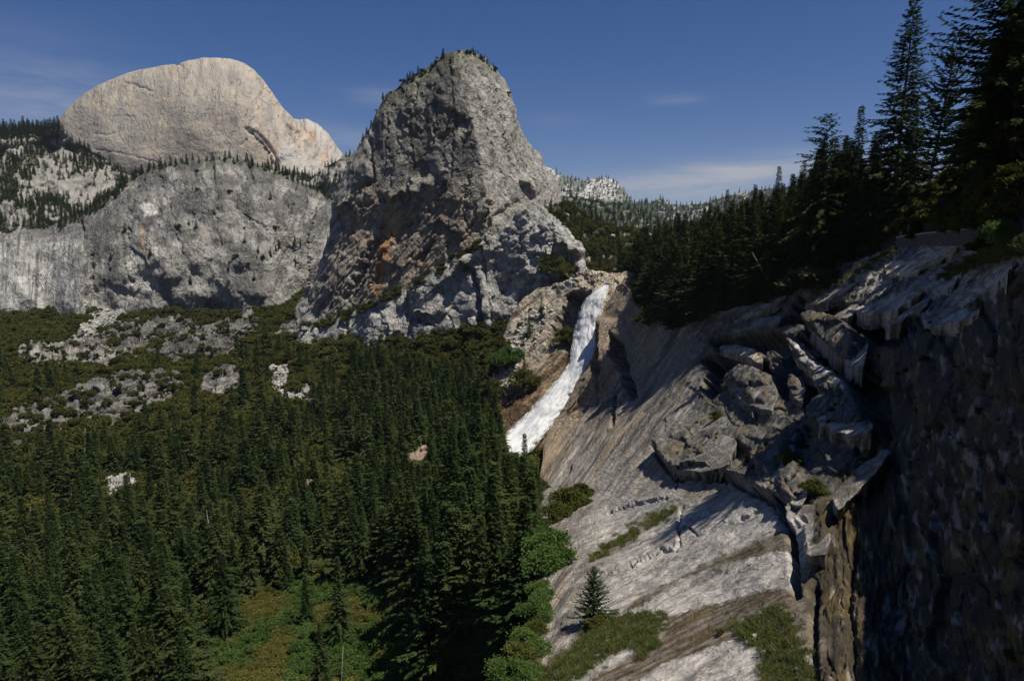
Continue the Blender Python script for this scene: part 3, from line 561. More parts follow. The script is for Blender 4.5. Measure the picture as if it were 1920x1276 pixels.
v_tab = table(V_X, V_Y, V_D)
VR = {  # rock and boulder areas of the valley side
 'slab': [(15, 668), (35, 650), (80, 645), (120, 648), (150, 622), (175, 588), (215, 572), (250, 562), (262, 572), (240, 590), (225, 604), (200, 622), (260, 600), (350, 598), (380, 615), (300, 640), (250, 672), (180, 682), (120, 672), (60, 680)],
 'outcrop': [(0, 800), (40, 770), (110, 748), (170, 722), (230, 706), (300, 700), (340, 708), (348, 730), (335, 752), (300, 772), (230, 795), (140, 805), (60, 820), (0, 830)],
 'hump': [(370, 742), (380, 712), (410, 695), (445, 690), (452, 712), (446, 738), (410, 748)],
 'talus': [(505, 690), (540, 688), (552, 715), (600, 740), (590, 762), (540, 758), (505, 735)],
 'talus2': [(660, 672), (664, 678), (655, 712), (640, 716), (642, 695)],
 'pale': [(186, 905), (215, 893), (258, 900), (256, 930), (190, 940)],
 'low': [(0, 830), (60, 832), (60, 855), (0, 865)],
 'cliffs': [(300, 640), (430, 600), (455, 570), (480, 600), (440, 640), (430, 670), (320, 668)],
 'foot': [(530, 600), (600, 600), (620, 640), (590, 655), (548, 640), (520, 615)],
 'bank': [(720, 872), (790, 835), (830, 830), (840, 870), (760, 900)],
 'hole': [(395, 1160), (422, 1148), (418, 1172), (398, 1172)],
 'gap': [(540, 900), (570, 905), (700, 880), (690, 900), (560, 930)],
}
def v_mask(px, py, soft=9, rough=6): 
    m = np.zeros(px.shape)
    for k, p in VR.items(): m = np.maximum(m, pmask(px, py, p, soft, rough))
    return m
def v_disp(px, py, t):
    m = v_mask(px, py); qx, qy = rot(px, py, -18)
    h = 3 * fbm(px / 50, py / 40, 4, 151) + m * (4 + 8 * facet(qx / 40, qy / 14, 152, 1, 1, .6, .07) + 4 * facet(qx / 14, qy / 6, 153, 1, 1, .5, .1) + 3 * ridged(qx / 40, qy / 9, 4, 154))
    h += 16 * pmask(px, py, VR['outcrop'], 34, 5) + 12 * pmask(px, py, VR['hump'], 26, 4) + 9 * pmask(px, py, [(15, 668), (35, 650), (120, 648), (240, 655), (240, 672), (180, 682), (60, 680)], 14, 4)
    tl = np.maximum(pmask(px, py, VR['talus'], 8, 5), np.maximum(pmask(px, py, [(150, 622), (175, 588), (215, 572), (250, 562), (225, 604), (160, 640)], 8, 4), pmask(px, py, VR['talus2'], 6, 2)))
    f1, f2, r1, r2, dx, dy = worley(px / 5, py / 3.6, 155); h += tl * (2.6 * (.6 - f1) + 1.4 * r1)
    return h
def v_color(px, py, t, h):
    c = np.ones(px.shape + (3,)) * np.array((.075, .065, .04)); c = mixc3(c, (.05, .055, .025), ss(-.2, .3, fbm(px / 30, py / 20, 4, 156)))
    m = v_mask(px, py); n = fbm(px / 24, py / 12, 5, 157)
    rc = mixc3(np.ones(px.shape + (3,)) * np.array((.20, .188, .172)), (.075, .07, .064), ss(-.25, .2, n + .4 * fbm(px / 40, py / 6, 3, 158)) * .85)
    rc = mixc3(rc, (.34, .33, .305), np.maximum(pmask(px, py, VR['talus'], 8, 5), pmask(px, py, [(20, 665), (60, 648), (120, 648), (175, 588), (250, 562), (225, 604), (150, 655), (60, 678)], 12, 5)) * .85)
    rc = mixc3(rc, (.16, .148, .135), pmask(px, py, VR['outcrop'], 16, 6) * .55 * ss(330, 180, np.abs(px - 330) + 40) + pmask(px, py, VR['cliffs'], 10, 5) * .5)
    rc = mixc3(rc, (.55, .47, .37), pmask(px, py, VR['pale'], 6, 4)); rc = mixc3(rc, (.34, .25, .18), pmask(px, py, VR['bank'], 20, 8) * .8); rc = mixc3(rc, (.36, .27, .2), pmask(px, py, VR['gap'], 20, 8) * .8)
    return c * (1 - m[..., None]) + rc * m[..., None]
sheet('v', 'valley_floor', M_soil, -320, 1140, 1.8, lambda x: 540 + 0 * x, lambda x: 1400 + 0 * x, 1.8, lambda px, py, t: v_tab(px, py), v_disp, v_color, back=[(0, 30, 10)], jag=0)

# --- rock outcrops standing out of the brush
def outcrop(key, topp, botp, rise, seed, lite, ang=-16):
    tp, bt = interp(topp), interp(botp); x0, x1 = topp[0][0], topp[-1][0]
    def dep(px, py, t):
        e = np.clip(np.minimum(px - x0, x1 - px) / (.3 * (x1 - x0)), 0, 1); return v_tab(px, bt(px)) * .995 + rise * (t + 1.2 * (1 - np.sqrt(1 - .96 * t ** 4))) + rise * .8 * (1 - e) ** 2
    def dis(px, py, t):
        qx, qy = rot(px, py, ang); return 3 * fbm(px / 50, py / 30, 3, seed) + 7 * facet(qx / 46, qy / 17, seed + 1, 1.1, 1.0, .6, .05) + 3.4 * facet(qx / 17, qy / 8, seed + 2, 1, 1.1, .5, .07) + 1.2 * ridged(qx / 12, qy / 6, 4, seed + 3)
    def colr(px, py, t, h):
        c = np.ones(px.shape + (3,)) * np.array((.195, .185, .17)) * lite; n = fbm(px / 40, py / 16, 5, seed + 4)
        c = mixc3(c, (.07, .067, .062), ss(-.25, .25, n) * .85 * (2 - lite if lite > 1 else 1)); return mixc3(c, (.28 * lite, .26 * lite, .23 * lite), ss(.15, .45, fbm(px / 22, py / 9, 4, seed + 5)) * .5)
    sheet(key, 'rock_outcrop', M_face, x0, x1, 1.3, tp, bt, 1.3, dep, dis, colr, back=backs(30, 25), left=[(-2, 8, -3), (-6, 25, -20)], right=[(2, 8, -3), (6, 25, -20)], jag=4)
outcrop('o1', [(-60, 815), (0, 796), (40, 775), (110, 750), (170, 726), (230, 708), (290, 701), (340, 708), (350, 724)], [(-60, 850), (0, 842), (60, 832), (140, 812), (230, 800), (300, 786), (350, 752)], 38, 501, 1.0)
outcrop('o2', [(366, 730), (378, 712), (410, 696), (440, 688), (452, 704)], [(366, 746), (410, 750), (452, 742)], 22, 511, 1.15)
outcrop('o3', [(10, 672), (35, 651), (80, 646), (125, 646), (150, 652), (190, 650), (240, 654), (262, 668)], [(10, 682), (60, 690), (120, 688), (200, 694), (262, 684)], 30, 521, 1.45, -80)
outcrop('o4', [(260, 660), (300, 642), (350, 632), (400, 622), (440, 606), (470, 580), (486, 600)], [(260, 684), (320, 682), (400, 676), (440, 664), (486, 630)], 34, 531, .85)
outcrop('o5', [(180, 622), (230, 606), (290, 600), (350, 598), (392, 612)], [(180, 640), (260, 636), (340, 634), (392, 626)], 26, 541, .9)
outcrop('o6', [(-60, 842), (0, 832), (40, 830), (64, 842)], [(-60, 875), (0, 868), (40, 862), (64, 856)], 18, 551, 1.0)
outcrop('o7', [(184, 908), (200, 896), (230, 892), (256, 902), (262, 915)], [(184, 938), (220, 942), (262, 934)], 12, 561, 2.0, 0)
# --- the chute of the waterfall
ch_top = interp([(900, 790), (912, 760), (930, 700), (940, 640), (955, 600), (975, 570), (1000, 545), (1030, 535), (1060, 525), (1080, 515), (1100, 508), (1140, 510), (1180, 512), (1260, 520)])
C_X = [900, 940, 980, 1020, 1060, 1100, 1140, 1180, 1260]; C_Y = [500, 540, 560, 600, 650, 700, 750, 800, 850, 900, 960]
C_D = [[760, 755, 750, 740, 720, 700, 690, 680, 660], [750, 745, 740, 730, 705, 668, 655, 650, 640], [742, 736, 728, 715, 690, 660, 652, 645, 635], [722, 714, 705, 692, 672, 652, 640, 632, 620],
       [700, 690, 680, 664, 646, 640, 630, 620, 600], [672, 662, 650, 632, 622, 618, 615, 610, 590], [648, 636, 622, 606, 600, 600, 595, 590, 570], [622, 608, 592, 582, 578, 575, 570, 565, 550],
       [592, 576, 566, 560, 556, 552, 550, 545, 530], [560, 550, 542, 538, 535, 530, 528, 525, 510], [530, 522, 516, 512, 508, 505, 503, 500, 490]]
c_tab = table(C_X, C_Y, C_D)
CH_TAL = [(925, 700), (940, 655), (960, 620), (980, 600), (1000, 580), (1040, 575), (1030, 600), (1010, 632), (992, 655), (968, 700), (936, 750), (915, 790), (900, 830), (880, 800)]
CH_SHADE = [(1026, 652), (1030, 620), (1042, 598), (1056, 572), (1070, 552), (1090, 545), (1108, 548), (1112, 570), (1095, 600), (1082, 640), (1076, 668), (1052, 650)]
def ch_disp(px, py, t):
    qx, qy = rot(px, py, 50); tal = pmask(px, py, CH_TAL, 12, 8)
    f1, f2, r1, r2, dx, dy = worley(px / 4.4, py / 3.4, 161)
    h = 2.5 * fbm(px / 30, py / 30, 4, 162) + 1.3 * ridged(qx / 10, qy / 60, 4, 163) + tal * (2.6 * (.6 - f1) + 1.8 * r1 + 2 * facet(px / 20, py / 16, 164, 1, 1, .3))
    top = ss(550, 530, py); h += top * (5 * facet(px / 22, py / 9, 165, 1, 1, .4) + 2 * facet(px / 9, py / 5, 166, 1, 1, .4))
    h -= 34 * pmask(px, py, CH_SHADE, 7, 3) * ss(690, 600, py) * 1.0
    h += pmask(px, py, CH_SHADE, 7, 3) * 3 * ridged(px / 9, py / 60, 4, 167)
    h += 7 * pmask(px, py, [(1120, 560), (1150, 560), (1175, 600), (1160, 680), (1118, 690), (1110, 640)], 10, 4)
    return h
def ch_color(px, py, t, h):
    qx, qy = rot(px, py, 48); c = np.ones(px.shape + (3,)) * np.array((.25, .175, .105))
    c = mixc3(c, (.40, .345, .27), ss(10, -50, (px - 1000) * .6 + (py - 720) * .9 + 20 * fbm(px / 20, py / 20, 3, 168)))
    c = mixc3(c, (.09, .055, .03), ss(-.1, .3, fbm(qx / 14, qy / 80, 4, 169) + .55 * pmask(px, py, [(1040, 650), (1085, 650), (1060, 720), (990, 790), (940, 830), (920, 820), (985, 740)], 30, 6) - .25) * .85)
    tal = pmask(px, py, CH_TAL, 12, 8); f1, f2, r1, r2, dx, dy = worley(px / 4.4, py / 3.4, 161)
    tc_ = mixc3(np.ones(px.shape + (3,)) * np.array((.42, .38, .31)), (.24, .21, .17), r1); tc_ = mixc3(tc_, (.33, .2, .12), ss(720, 800, py) * .7)
    c = c * (1 - tal[..., None]) + tc_ * tal[..., None]
    c = mixc3(c, (.42, .36, .28), ss(556, 538, py)); c = mixc3(c, (.12, .115, .105), pmask(px, py, CH_SHADE, 8, 3) * .7)  # alcove shade painted into the rock colour
    return c
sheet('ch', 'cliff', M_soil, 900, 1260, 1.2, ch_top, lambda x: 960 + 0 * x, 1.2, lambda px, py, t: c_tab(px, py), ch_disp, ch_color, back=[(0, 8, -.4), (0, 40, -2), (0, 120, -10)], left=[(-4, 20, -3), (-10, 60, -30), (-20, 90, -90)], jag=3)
# --- the great slab and the dark cliff on the right
R_X = [930, 1000, 1060, 1120, 1200, 1300, 1400, 1500, 1600, 1700, 1800, 1900, 2000, 2200]
R_Y = [400, 480, 560, 640, 720, 800, 900, 1000, 1100, 1200, 1300, 1420]
R_D = [[700, 700, 690, 680, 640, 520, 380, 270, 200, 150, 115, 85, 65, 45], [690, 690, 680, 670, 620, 480, 340, 240, 175, 135, 100, 76, 58, 40],
       [670, 670, 660, 645, 590, 430, 300, 210, 150, 118, 90, 70, 54, 38], [640, 640, 630, 610, 530, 370, 255, 180, 132, 104, 82, 64, 50, 36],
       [610, 605, 590, 555, 450, 310, 215, 155, 118, 95, 76, 60, 47, 35], [570, 560, 530, 480, 370, 255, 180, 135, 106, 87, 70, 56, 45, 34],
       [500, 470, 410, 350, 260, 185, 138, 112, 93, 78, 64, 52, 43, 33], [400, 330, 270, 225, 175, 132, 105, 90, 80, 69, 58, 49, 41, 32],
       [260, 200, 165, 140, 115, 94, 80, 74, 69, 61, 53, 46, 39, 31], [140, 120, 105, 94, 80, 69, 62, 60, 59, 54, 48, 43, 37, 30],
       [85, 80, 74, 68, 60, 54, 50, 50, 51, 48, 44, 40, 35, 29], [60, 58, 54, 51, 47, 43, 41, 42, 44, 42, 40, 37, 33, 28]]
r_tab0 = table(R_X, R_Y, R_D, 3)
def slab_height(x, y):      # the lie of the slab in plan: a trough falling away from the camera, steepening to the right
    u = np.maximum(x - .034 * y, -60); return -30 - .25 * y + np.where(u < 20, .4 * u, np.where(u < 55, 8 + .75 * (u - 20), 34.25 + 1.05 * (u - 55)))
def _r_field():
    gx = np.arange(930, 2261, 15.); gy = np.arange(400, 1431, 15.); PX, PY = np.meshgrid(gx, gy); T0 = r_tab0(PX, PY)
    Ds = np.geomspace(25, 1500, 500); hit = np.full(PX.shape, np.nan)
    for d in Ds[::-1]:
        P = ray(PX, PY, d); hit = np.where(P[..., 2] < slab_height(P[..., 0], P[..., 1]), d, hit)
    w = ss(0, 130, PX - 1230 + 1.44 * (PY - 640)) * (1 - ss(0, 150, PX - 1570 - ss(640, 560, PY) * 200)); bad = np.isnan(hit); hit = np.where(bad, T0, np.minimum(hit, T0 * 1.4))
    return table(gx, gy, np.exp(np.log(T0) * (1 - w) + np.log(hit) * w), 5)
r_tab = _r_field()
r_top = interp([(930, 1345), (955, 1288), (966, 1270), (985, 1238), (997, 1212), (1003, 1150), (1008, 1080), (1010, 1040), (1012, 960), (1014, 900), (1016, 870), (1018, 838), (1030, 806), (1048, 776), (1064, 752), (1080, 720), (1094, 702), (1106, 690), (1116, 664), (1122, 620), (1132, 580), (1146, 552), (1156, 536), (1168, 530), (1180, 540), (1195, 575), (1215, 585), (1240, 600), (1262, 622), (1285, 612), (1330, 592), (1370, 580), (1420, 570), (1480, 556), (1500, 543), (1540, 525), (1590, 497), (1640, 480), (1690, 462), (1720, 456), (1780, 452), (1830, 450), (1860, 468), (1890, 462), (1920, 440), (2000, 415), (2250, 330)])
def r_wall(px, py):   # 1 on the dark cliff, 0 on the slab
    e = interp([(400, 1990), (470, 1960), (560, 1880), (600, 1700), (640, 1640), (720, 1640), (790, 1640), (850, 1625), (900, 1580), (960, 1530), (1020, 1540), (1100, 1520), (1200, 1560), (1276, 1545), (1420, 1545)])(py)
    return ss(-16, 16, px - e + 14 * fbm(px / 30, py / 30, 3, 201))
def r_uv(px, py):
    ax, ay = rot(px, py, -53); bx, by = rot(px, py, -26); cx, cy = rot(px, py, 80); b = ss(820, 980, py) * ss(1040, 1120, px); w = r_wall(px, py)
    x = (ax * (1 - b) + bx * b) * (1 - w) + cx * w; y = (ay * (1 - b) + by * b) * (1 - w) + cy * w; return np.stack([x / 100, y / 100], -1)
r_rough = lambda px, py: np.maximum(pmask(px, py, [(1300, 600), (1500, 545), (1640, 560), (1700, 600), (1660, 760), (1650, 860), (1580, 960), (1490, 960), (1440, 930), (1370, 890), (1270, 885), (1240, 850), (1300, 790), (1320, 690)], 60, 14), 0)
G_1 = [(1000, 1276), (1040, 1242), (1110, 1176), (1150, 1158), (1245, 1150), (1252, 1165), (1235, 1208), (1205, 1236), (1180, 1216), (1130, 1240), (1060, 1290)]
G_2 = [(1370, 1178), (1420, 1152), (1466, 1140), (1482, 1152), (1500, 1200), (1530, 1276), (1540, 1300), (1430, 1300), (1430, 1232), (1400, 1200)]
G_3 = [(1760, 525), (1800, 503), (1850, 482), (1925, 456), (1960, 440), (1960, 478), (1880, 490), (1830, 505), (1790, 530)]
G_4 = [(1560, 540), (1600, 512), (1660, 482), (1690, 470), (1694, 476), (1650, 500), (1600, 528)]
G_5 = [(1100, 1050), (1180, 992), (1255, 955), (1268, 962), (1190, 1008), (1112, 1058)]
G_6 = [(1582, 600), (1604, 606), (1622, 628), (1600, 618), (1570, 604)]
def r_disp(px, py, t):
    D = r_tab(px, py); w = r_wall(px, py); rg = r_rough(px, py) * (1 - w)
    up = ss(620, 540, py) * ss(1480, 1560, px)
    s1x, s1y = rot(px, py, 127 if False else -53)       # upper slab: lines run down to the left, steeply
    s2x, s2y = rot(px, py, -26)
    b = ss(820, 980, py) * ss(1040, 1120, px); fx = s1x * (1 - b) + s2x * b; fy = s1y * (1 - b) + s2y * b
    base = 3.0 * fbm(px / 70, py / 70, 4, 202)
    strat1 = 1.6 * ridged(s1x / 120, s1y / 9, 4, 203) + 2.2 * facet(s1x / 110, s1y / 16, 204, .9, .8, .5, .05) + 1.0 * facet(s1x / 30, s1y / 7, 205, .8, .9, .4, .08)
    strat2 = .9 * ridged(s2x / 160, s2y / 12, 4, 206) + 1.5 * facet(s2x / 150, s2y / 22, 207, .8, .8, .4, .04) + .5 * facet(s2x / 40, s2y / 10, 208, .8, .9, .3, .06)
    wv_ = fbm(s2x / 150, s2y / 40, 3, 261); wu_ = fbm(s1x / 170, s1y / 50, 3, 262)
    strat1 = strat1 * .7 + 2.4 * saw(s1y / 17 + 1.3 * wu_) * ss(-.3, .2, fbm(s1x / 90, s1y / 30, 3, 263))
    strat2 = strat2 * .6 + 2.2 * saw(s2y / 34 + 1.1 * wv_) * ss(-.1, .25, fbm(s2x / 120, s2y / 40, 3, 264))
    h = base + (1 - w) * (strat1 * (1 - b) + strat2 * b)
    bl = 6 * saw(s2y / 44 + 1.0 * wv_) * ss(-.35, .1, fbm(s2x / 80, s2y / 30, 3, 265)) + 3 * saw(s2y / 15 + 1.6 * wv_ + .3 * fbm(s2x / 30, s2y / 12, 3, 266))
    h += rg * (11 * facet(px / 74, py / 56, 209, 1.1, .8, .8, .03) + 3 * facet(s1x / 60, s1y / 20, 210, 1, .8, .5, .05) + 1.6 * fbm(px / 20, py / 20, 4, 211))
    h += up * (1 - w) * (bl + 1.2 * facet(s2x / 40, s2y / 9, 213, 1, 1, .4, .07))
    # the dark cliff: vertical ribs and blocks
    h += w * (10 * fbm(px / 90, py / 130, 3, 214) + 12 * facet(px / 60, py / 150, 215, 1.1, .9, .7, .03) + 6 * facet(px / 24, py / 70, 216, 1, 1, .5, .05) + 2 * ridged(px / 16, py / 44, 3, 217))
    h0 = h.copy()
    # gullies, overhangs and shelves
    h -= 26 * pmask(px, py, [(1146, 628), (1170, 648), (1182, 700), (1194, 742), (1186, 748), (1170, 722), (1162, 690), (1142, 660)], 6, 3)
    h -= 12 * crack(px, py, [(1153, 735), (1152, 770), (1149, 800)], 2.5, 2)
    h -= 16 * pmask(px, py, [(1118, 600), (1128, 620), (1124, 700), (1108, 690)], 6, 3)
    h += 12 * step(px, py, [(1115, 694), (1108, 672), (1118, 640), (1126, 590)], 26, 3)
    h -= 10 * crack(px, py, [(1055, 890), (1068, 876)], 4, 2) + 9 * crack(px, py, [(1165, 690), (1150, 640)], 5, 3)
    h -= 30 * pmask(px, py, [(1338, 640), (1385, 628), (1462, 622), (1476, 640), (1436, 668), (1425, 660), (1392, 648), (1345, 656)], 7, 4)
    h -= 34 * pmask(px, py, [(1312, 668), (1350, 660), (1392, 660), (1432, 684), (1450, 700), (1430, 696), (1390, 688), (1362, 694), (1346, 720), (1332, 750), (1312, 730), (1330, 700)], 8, 5)
    h += 9 * pmask(px, py, [(1380, 694), (1420, 690), (1450, 712), (1458, 745), (1440, 772), (1400, 752), (1376, 760)], 22, 4)
    h -= 36 * pmask(px, py, [(1458, 640), (1510, 622), (1520, 640), (1488, 646), (1484, 672), (1500, 690), (1530, 700), (1545, 720), (1540, 760), (1512, 762), (1508, 712), (1486, 706), (1480, 750), (1456, 735), (1450, 690)], 9, 5)
    h += 12 * pmask(px, py, [(1484, 712), (1500, 706), (1510, 730), (1506, 758), (1494, 752), (1482, 735)], 12, 3)
    h += 17 * pmask(px, py, [(1488, 648), (1508, 652), (1528, 682), (1556, 700), (1580, 711), (1604, 737), (1628, 772), (1640, 812), (1626, 830), (1590, 815), (1565, 815), (1530, 812), (1522, 780), (1545, 740), (1538, 712), (1512, 690), (1496, 668)], 8, 3)
    h -= 34 * pmask(px, py, [(1506, 612), (1532, 640), (1564, 664), (1582, 690), (1620, 704), (1650, 700), (1668, 760), (1664, 830), (1648, 812), (1632, 770), (1606, 734), (1582, 708), (1556, 696), (1530, 680), (1510, 650)], 8, 4)
    h += 26 * pmask(px, py, [(1518, 612), (1540, 600), (1582, 609), (1624, 634), (1626, 654), (1616, 690), (1590, 680), (1576, 668), (1560, 655)], 9, 3)
    h -= 30 * pmask(px, py, [(1500, 560), (1560, 566), (1640, 584), (1700, 590), (1690, 640), (1640, 650), (1622, 628), (1584, 604), (1540, 594), (1510, 604), (1470, 600)], 12, 6)
    h += 26 * step(px, py, [(1482, 1000), (1454, 938), (1416, 922), (1373, 898), (1320, 884), (1268, 893), (1250, 872), (1228, 838)], 46, 3) - 14 * crack(px, py, [(1486, 1060), (1481, 1000), (1458, 944), (1418, 926), (1373, 902), (1320, 889), (1272, 898), (1250, 876), (1226, 840)], 5, 3)
    h -= 16 * pmask(px, py, [(1268, 884), (1310, 862), (1345, 852), (1362, 826), (1390, 832), (1412, 860), (1424, 905), (1400, 905), (1372, 890), (1320, 880)], 12, 4)
    h += 12 * pmask(px, py, [(1426, 862), (1460, 806), (1490, 838), (1474, 872), (1452, 905), (1432, 898)], 10, 3)
    h += 14 * pmask(px, py, [(1474, 902), (1508, 878), (1516, 920), (1502, 952), (1482, 946)], 14, 3) + 12 * pmask(px, py, [(1510, 992), (1542, 972), (1560, 1005), (1545, 1040), (1514, 1040)], 10, 3)
    h -= 26 * pmask(px, py, [(1462, 940), (1480, 950), (1496, 1040), (1500, 1120), (1484, 1120), (1482, 1050), (1476, 990)], 7, 3)
    h -= 22 * crack(px, py, [(1527, 1100), (1524, 1160), (1526, 1290)], 7, 3) + 18 * crack(px, py, [(1604, 1010), (1596, 1060), (1590, 1130), (1602, 1200), (1600, 1290)], 9, 4)
    h = h0 + (h - h0) * (np.interp(py, [600, 900], [1.7, 1.3]) - .8 * up)
    # slab joints
    for pts, wdt in (([(1093, 1078), (1113, 1074), (1141, 1077), (1170, 1064), (1207, 1049), (1240, 1032), (1266, 1034), (1275, 1022), (1270, 995), (1277, 965), (1282, 950)], 2.4), ([(1270, 1000), (1288, 985), (1305, 1003)], 2), ([(1000, 1195), (1050, 1165), (1075, 1150)], 2),
                     ([(1288, 975), (1310, 972), (1340, 958)], 2), ([(1390, 975), (1420, 960)], 1.6), ([(1140, 960), (1200, 945), (1250, 935)], 2), ([(1268, 890), (1267, 915)], 2)):
        h -= 7 * crack(px, py, pts, wdt, 3); h += 3 * step(px, py, pts[::-1], 14, 3)
    h += 5 * step(px, py, [(1200, 1130), (1290, 1080), (1362, 1052), (1480, 1030)], 20, 4) + 5 * step(px, py, [(1250, 1160), (1330, 1135), (1420, 1108), (1478, 1098)], 26, 4) + 9 * step(px, py, [(1190, 1284), (1250, 1246), (1330, 1220), (1400, 1196), (1425, 1205)], 30, 3)
    g = np.maximum.reduce([pmask(px, py, g_, 12, 6) for g_ in (G_1, G_2, G_3, G_4)]); h += g * 3 + g * 1.5 * fbm(px / 9, py / 9, 3, 218)
    return h
def r_color(px, py, t, h):
    w = r_wall(px, py); rg = r_rough(px, py) * (1 - w); s1x, s1y = rot(px, py, -53); s2x, s2y = rot(px, py, -26)
    b = ss(840, 1000, py) * ss(1040, 1120, px)
    c = np.ones(px.shape + (3,)) * np.array((.235, .215, .19))
    n1 = fbm(s1x / 160, s1y / 13, 5, 221); n1b = fbm(s1x / 60, s1y / 5, 4, 222)
    u = mixc3(c, (.085, .075, .065), ss(-.2, .35, n1) * .85); u = mixc3(u, (.42, .39, .34), ss(.15, .5, n1b) * .55); u = mixc3(u, (.36, .28, .19), ss(.1, .4, fbm(s1x / 140, s1y / 22, 4, 223)) * ss(1350, 1200, px) * .6)
    u = mixc3(u, (.34, .25, .16), ss(60, 0, (px - 1060) + (py - 800) * .7) * .55)
    n2 = fbm(s2x / 220, s2y / 16, 5, 224)
    l = mixc3(np.ones_like(c) * np.array((.36, .335, .305)), (.20, .18, .155), ss(.05, .5, n2) * .8); l = mixc3(l, (.44, .40, .35), ss(.15, .5, fbm(s2x / 140, s2y / 30, 4, 225)) * .5)
    br = np.maximum(pmask(px, py, [(1165, 1146), (1200, 1120), (1290, 1074), (1360, 1040), (1420, 1012), (1484, 992), (1484, 1032), (1420, 1044), (1362, 1060), (1270, 1092), (1200, 1140)], 8, 4),
                    pmask(px, py, [(1250, 1160), (1330, 1136), (1420, 1112), (1484, 1100), (1490, 1150), (1440, 1180), (1390, 1196), (1320, 1222), (1250, 1248), (1190, 1280), (1100, 1282), (1180, 1228), (1240, 1200)], 10, 5))
    l = mixc3(l, (.085, .062, .034), br * (.75 + .25 * ss(-.1, .3, fbm(s2x / 120, s2y / 6, 3, 226)))); l = mixc3(l, (.12, .09, .05), ss(.2, .42, fbm(s2x / 180, s2y / 7, 4, 227)) * ss(1180, 1100, px + (py - 1000) * .2) * .6)
    l = mixc3(l, (.22, .20, .12), pmask(px, py, [(1290, 930), (1360, 900), (1400, 900), (1330, 935), (1260, 965), (1240, 960)], 12, 6) * .6)
    c = u * (1 - b[..., None]) + l * b[..., None]
    c = c * (1 - .45 * rg[..., None]); c = mixc3(c, (.07, .067, .062), rg * ss(-.3, .25, fbm(px / 36, py / 40, 4, 228)) * .8); c = mixc3(c, (.50, .47, .44), pmask(px, py, [(1498, 648), (1510, 652), (1528, 682), (1556, 700), (1580, 711), (1604, 737), (1596, 745), (1574, 722), (1546, 708), (1520, 690)], 6, 2) * .9)  # rough area darkened so ledges stand out; sunlit ridge painted pale
    c = mixc3(c, (.15, .115, .06), rg * ss(.1, .4, fbm(px / 30, py / 30, 4, 229)) * .6)
    d_ = mixc3(np.ones_like(c) * np.array((.044, .034, .022)), (.085, .062, .026), ss(0, .4, fbm(px / 60, py / 90, 4, 230))); d_ = mixc3(d_, (.25, .22, .18), ss(.25, .75, fbm(px / 16, py / 44, 5, 231) + .25 * pmask(px, py, [(1700, 840), (1860, 760), (1920, 800), (1900, 980), (1720, 1080), (1740, 1276), (1620, 1276), (1620, 1100), (1700, 1000)], 60, 20) - .08) * .8)  # cliff shade painted dark along with wet rock; sunlit ribs painted pale
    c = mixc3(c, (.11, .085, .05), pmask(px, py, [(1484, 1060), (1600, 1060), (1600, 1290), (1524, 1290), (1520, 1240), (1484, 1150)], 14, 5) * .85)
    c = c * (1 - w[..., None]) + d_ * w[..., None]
    for g_ in (G_1, G_2, G_3): c = mixc3(c, (.075, .085, .03), pmask(px, py, g_, 14, 9) * (.8 + .2 * ss(-.5, .1, fbm(px / 12, py / 12, 3, 232))))
    for g_ in (G_4, G_5, G_6): c = mixc3(c, (.15, .125, .06), pmask(px, py, g_, 8, 5) * .8)
    return c
sheet('r', 'rock_slab', M_slab, 930, 2250, 1.7, r_top, lambda x: 1420 + 0 * x, 1.7, lambda px, py, t: r_tab(px, py), r_disp, r_color, back=[(0, 1.5, -.3), (0, 4, -2), (0, 8, -8), (0, 12, -30)], left=[(-.5, 3, -3), (-2, 12, -30), (-4, 30, -90)], jag=3, uvf=r_uv)
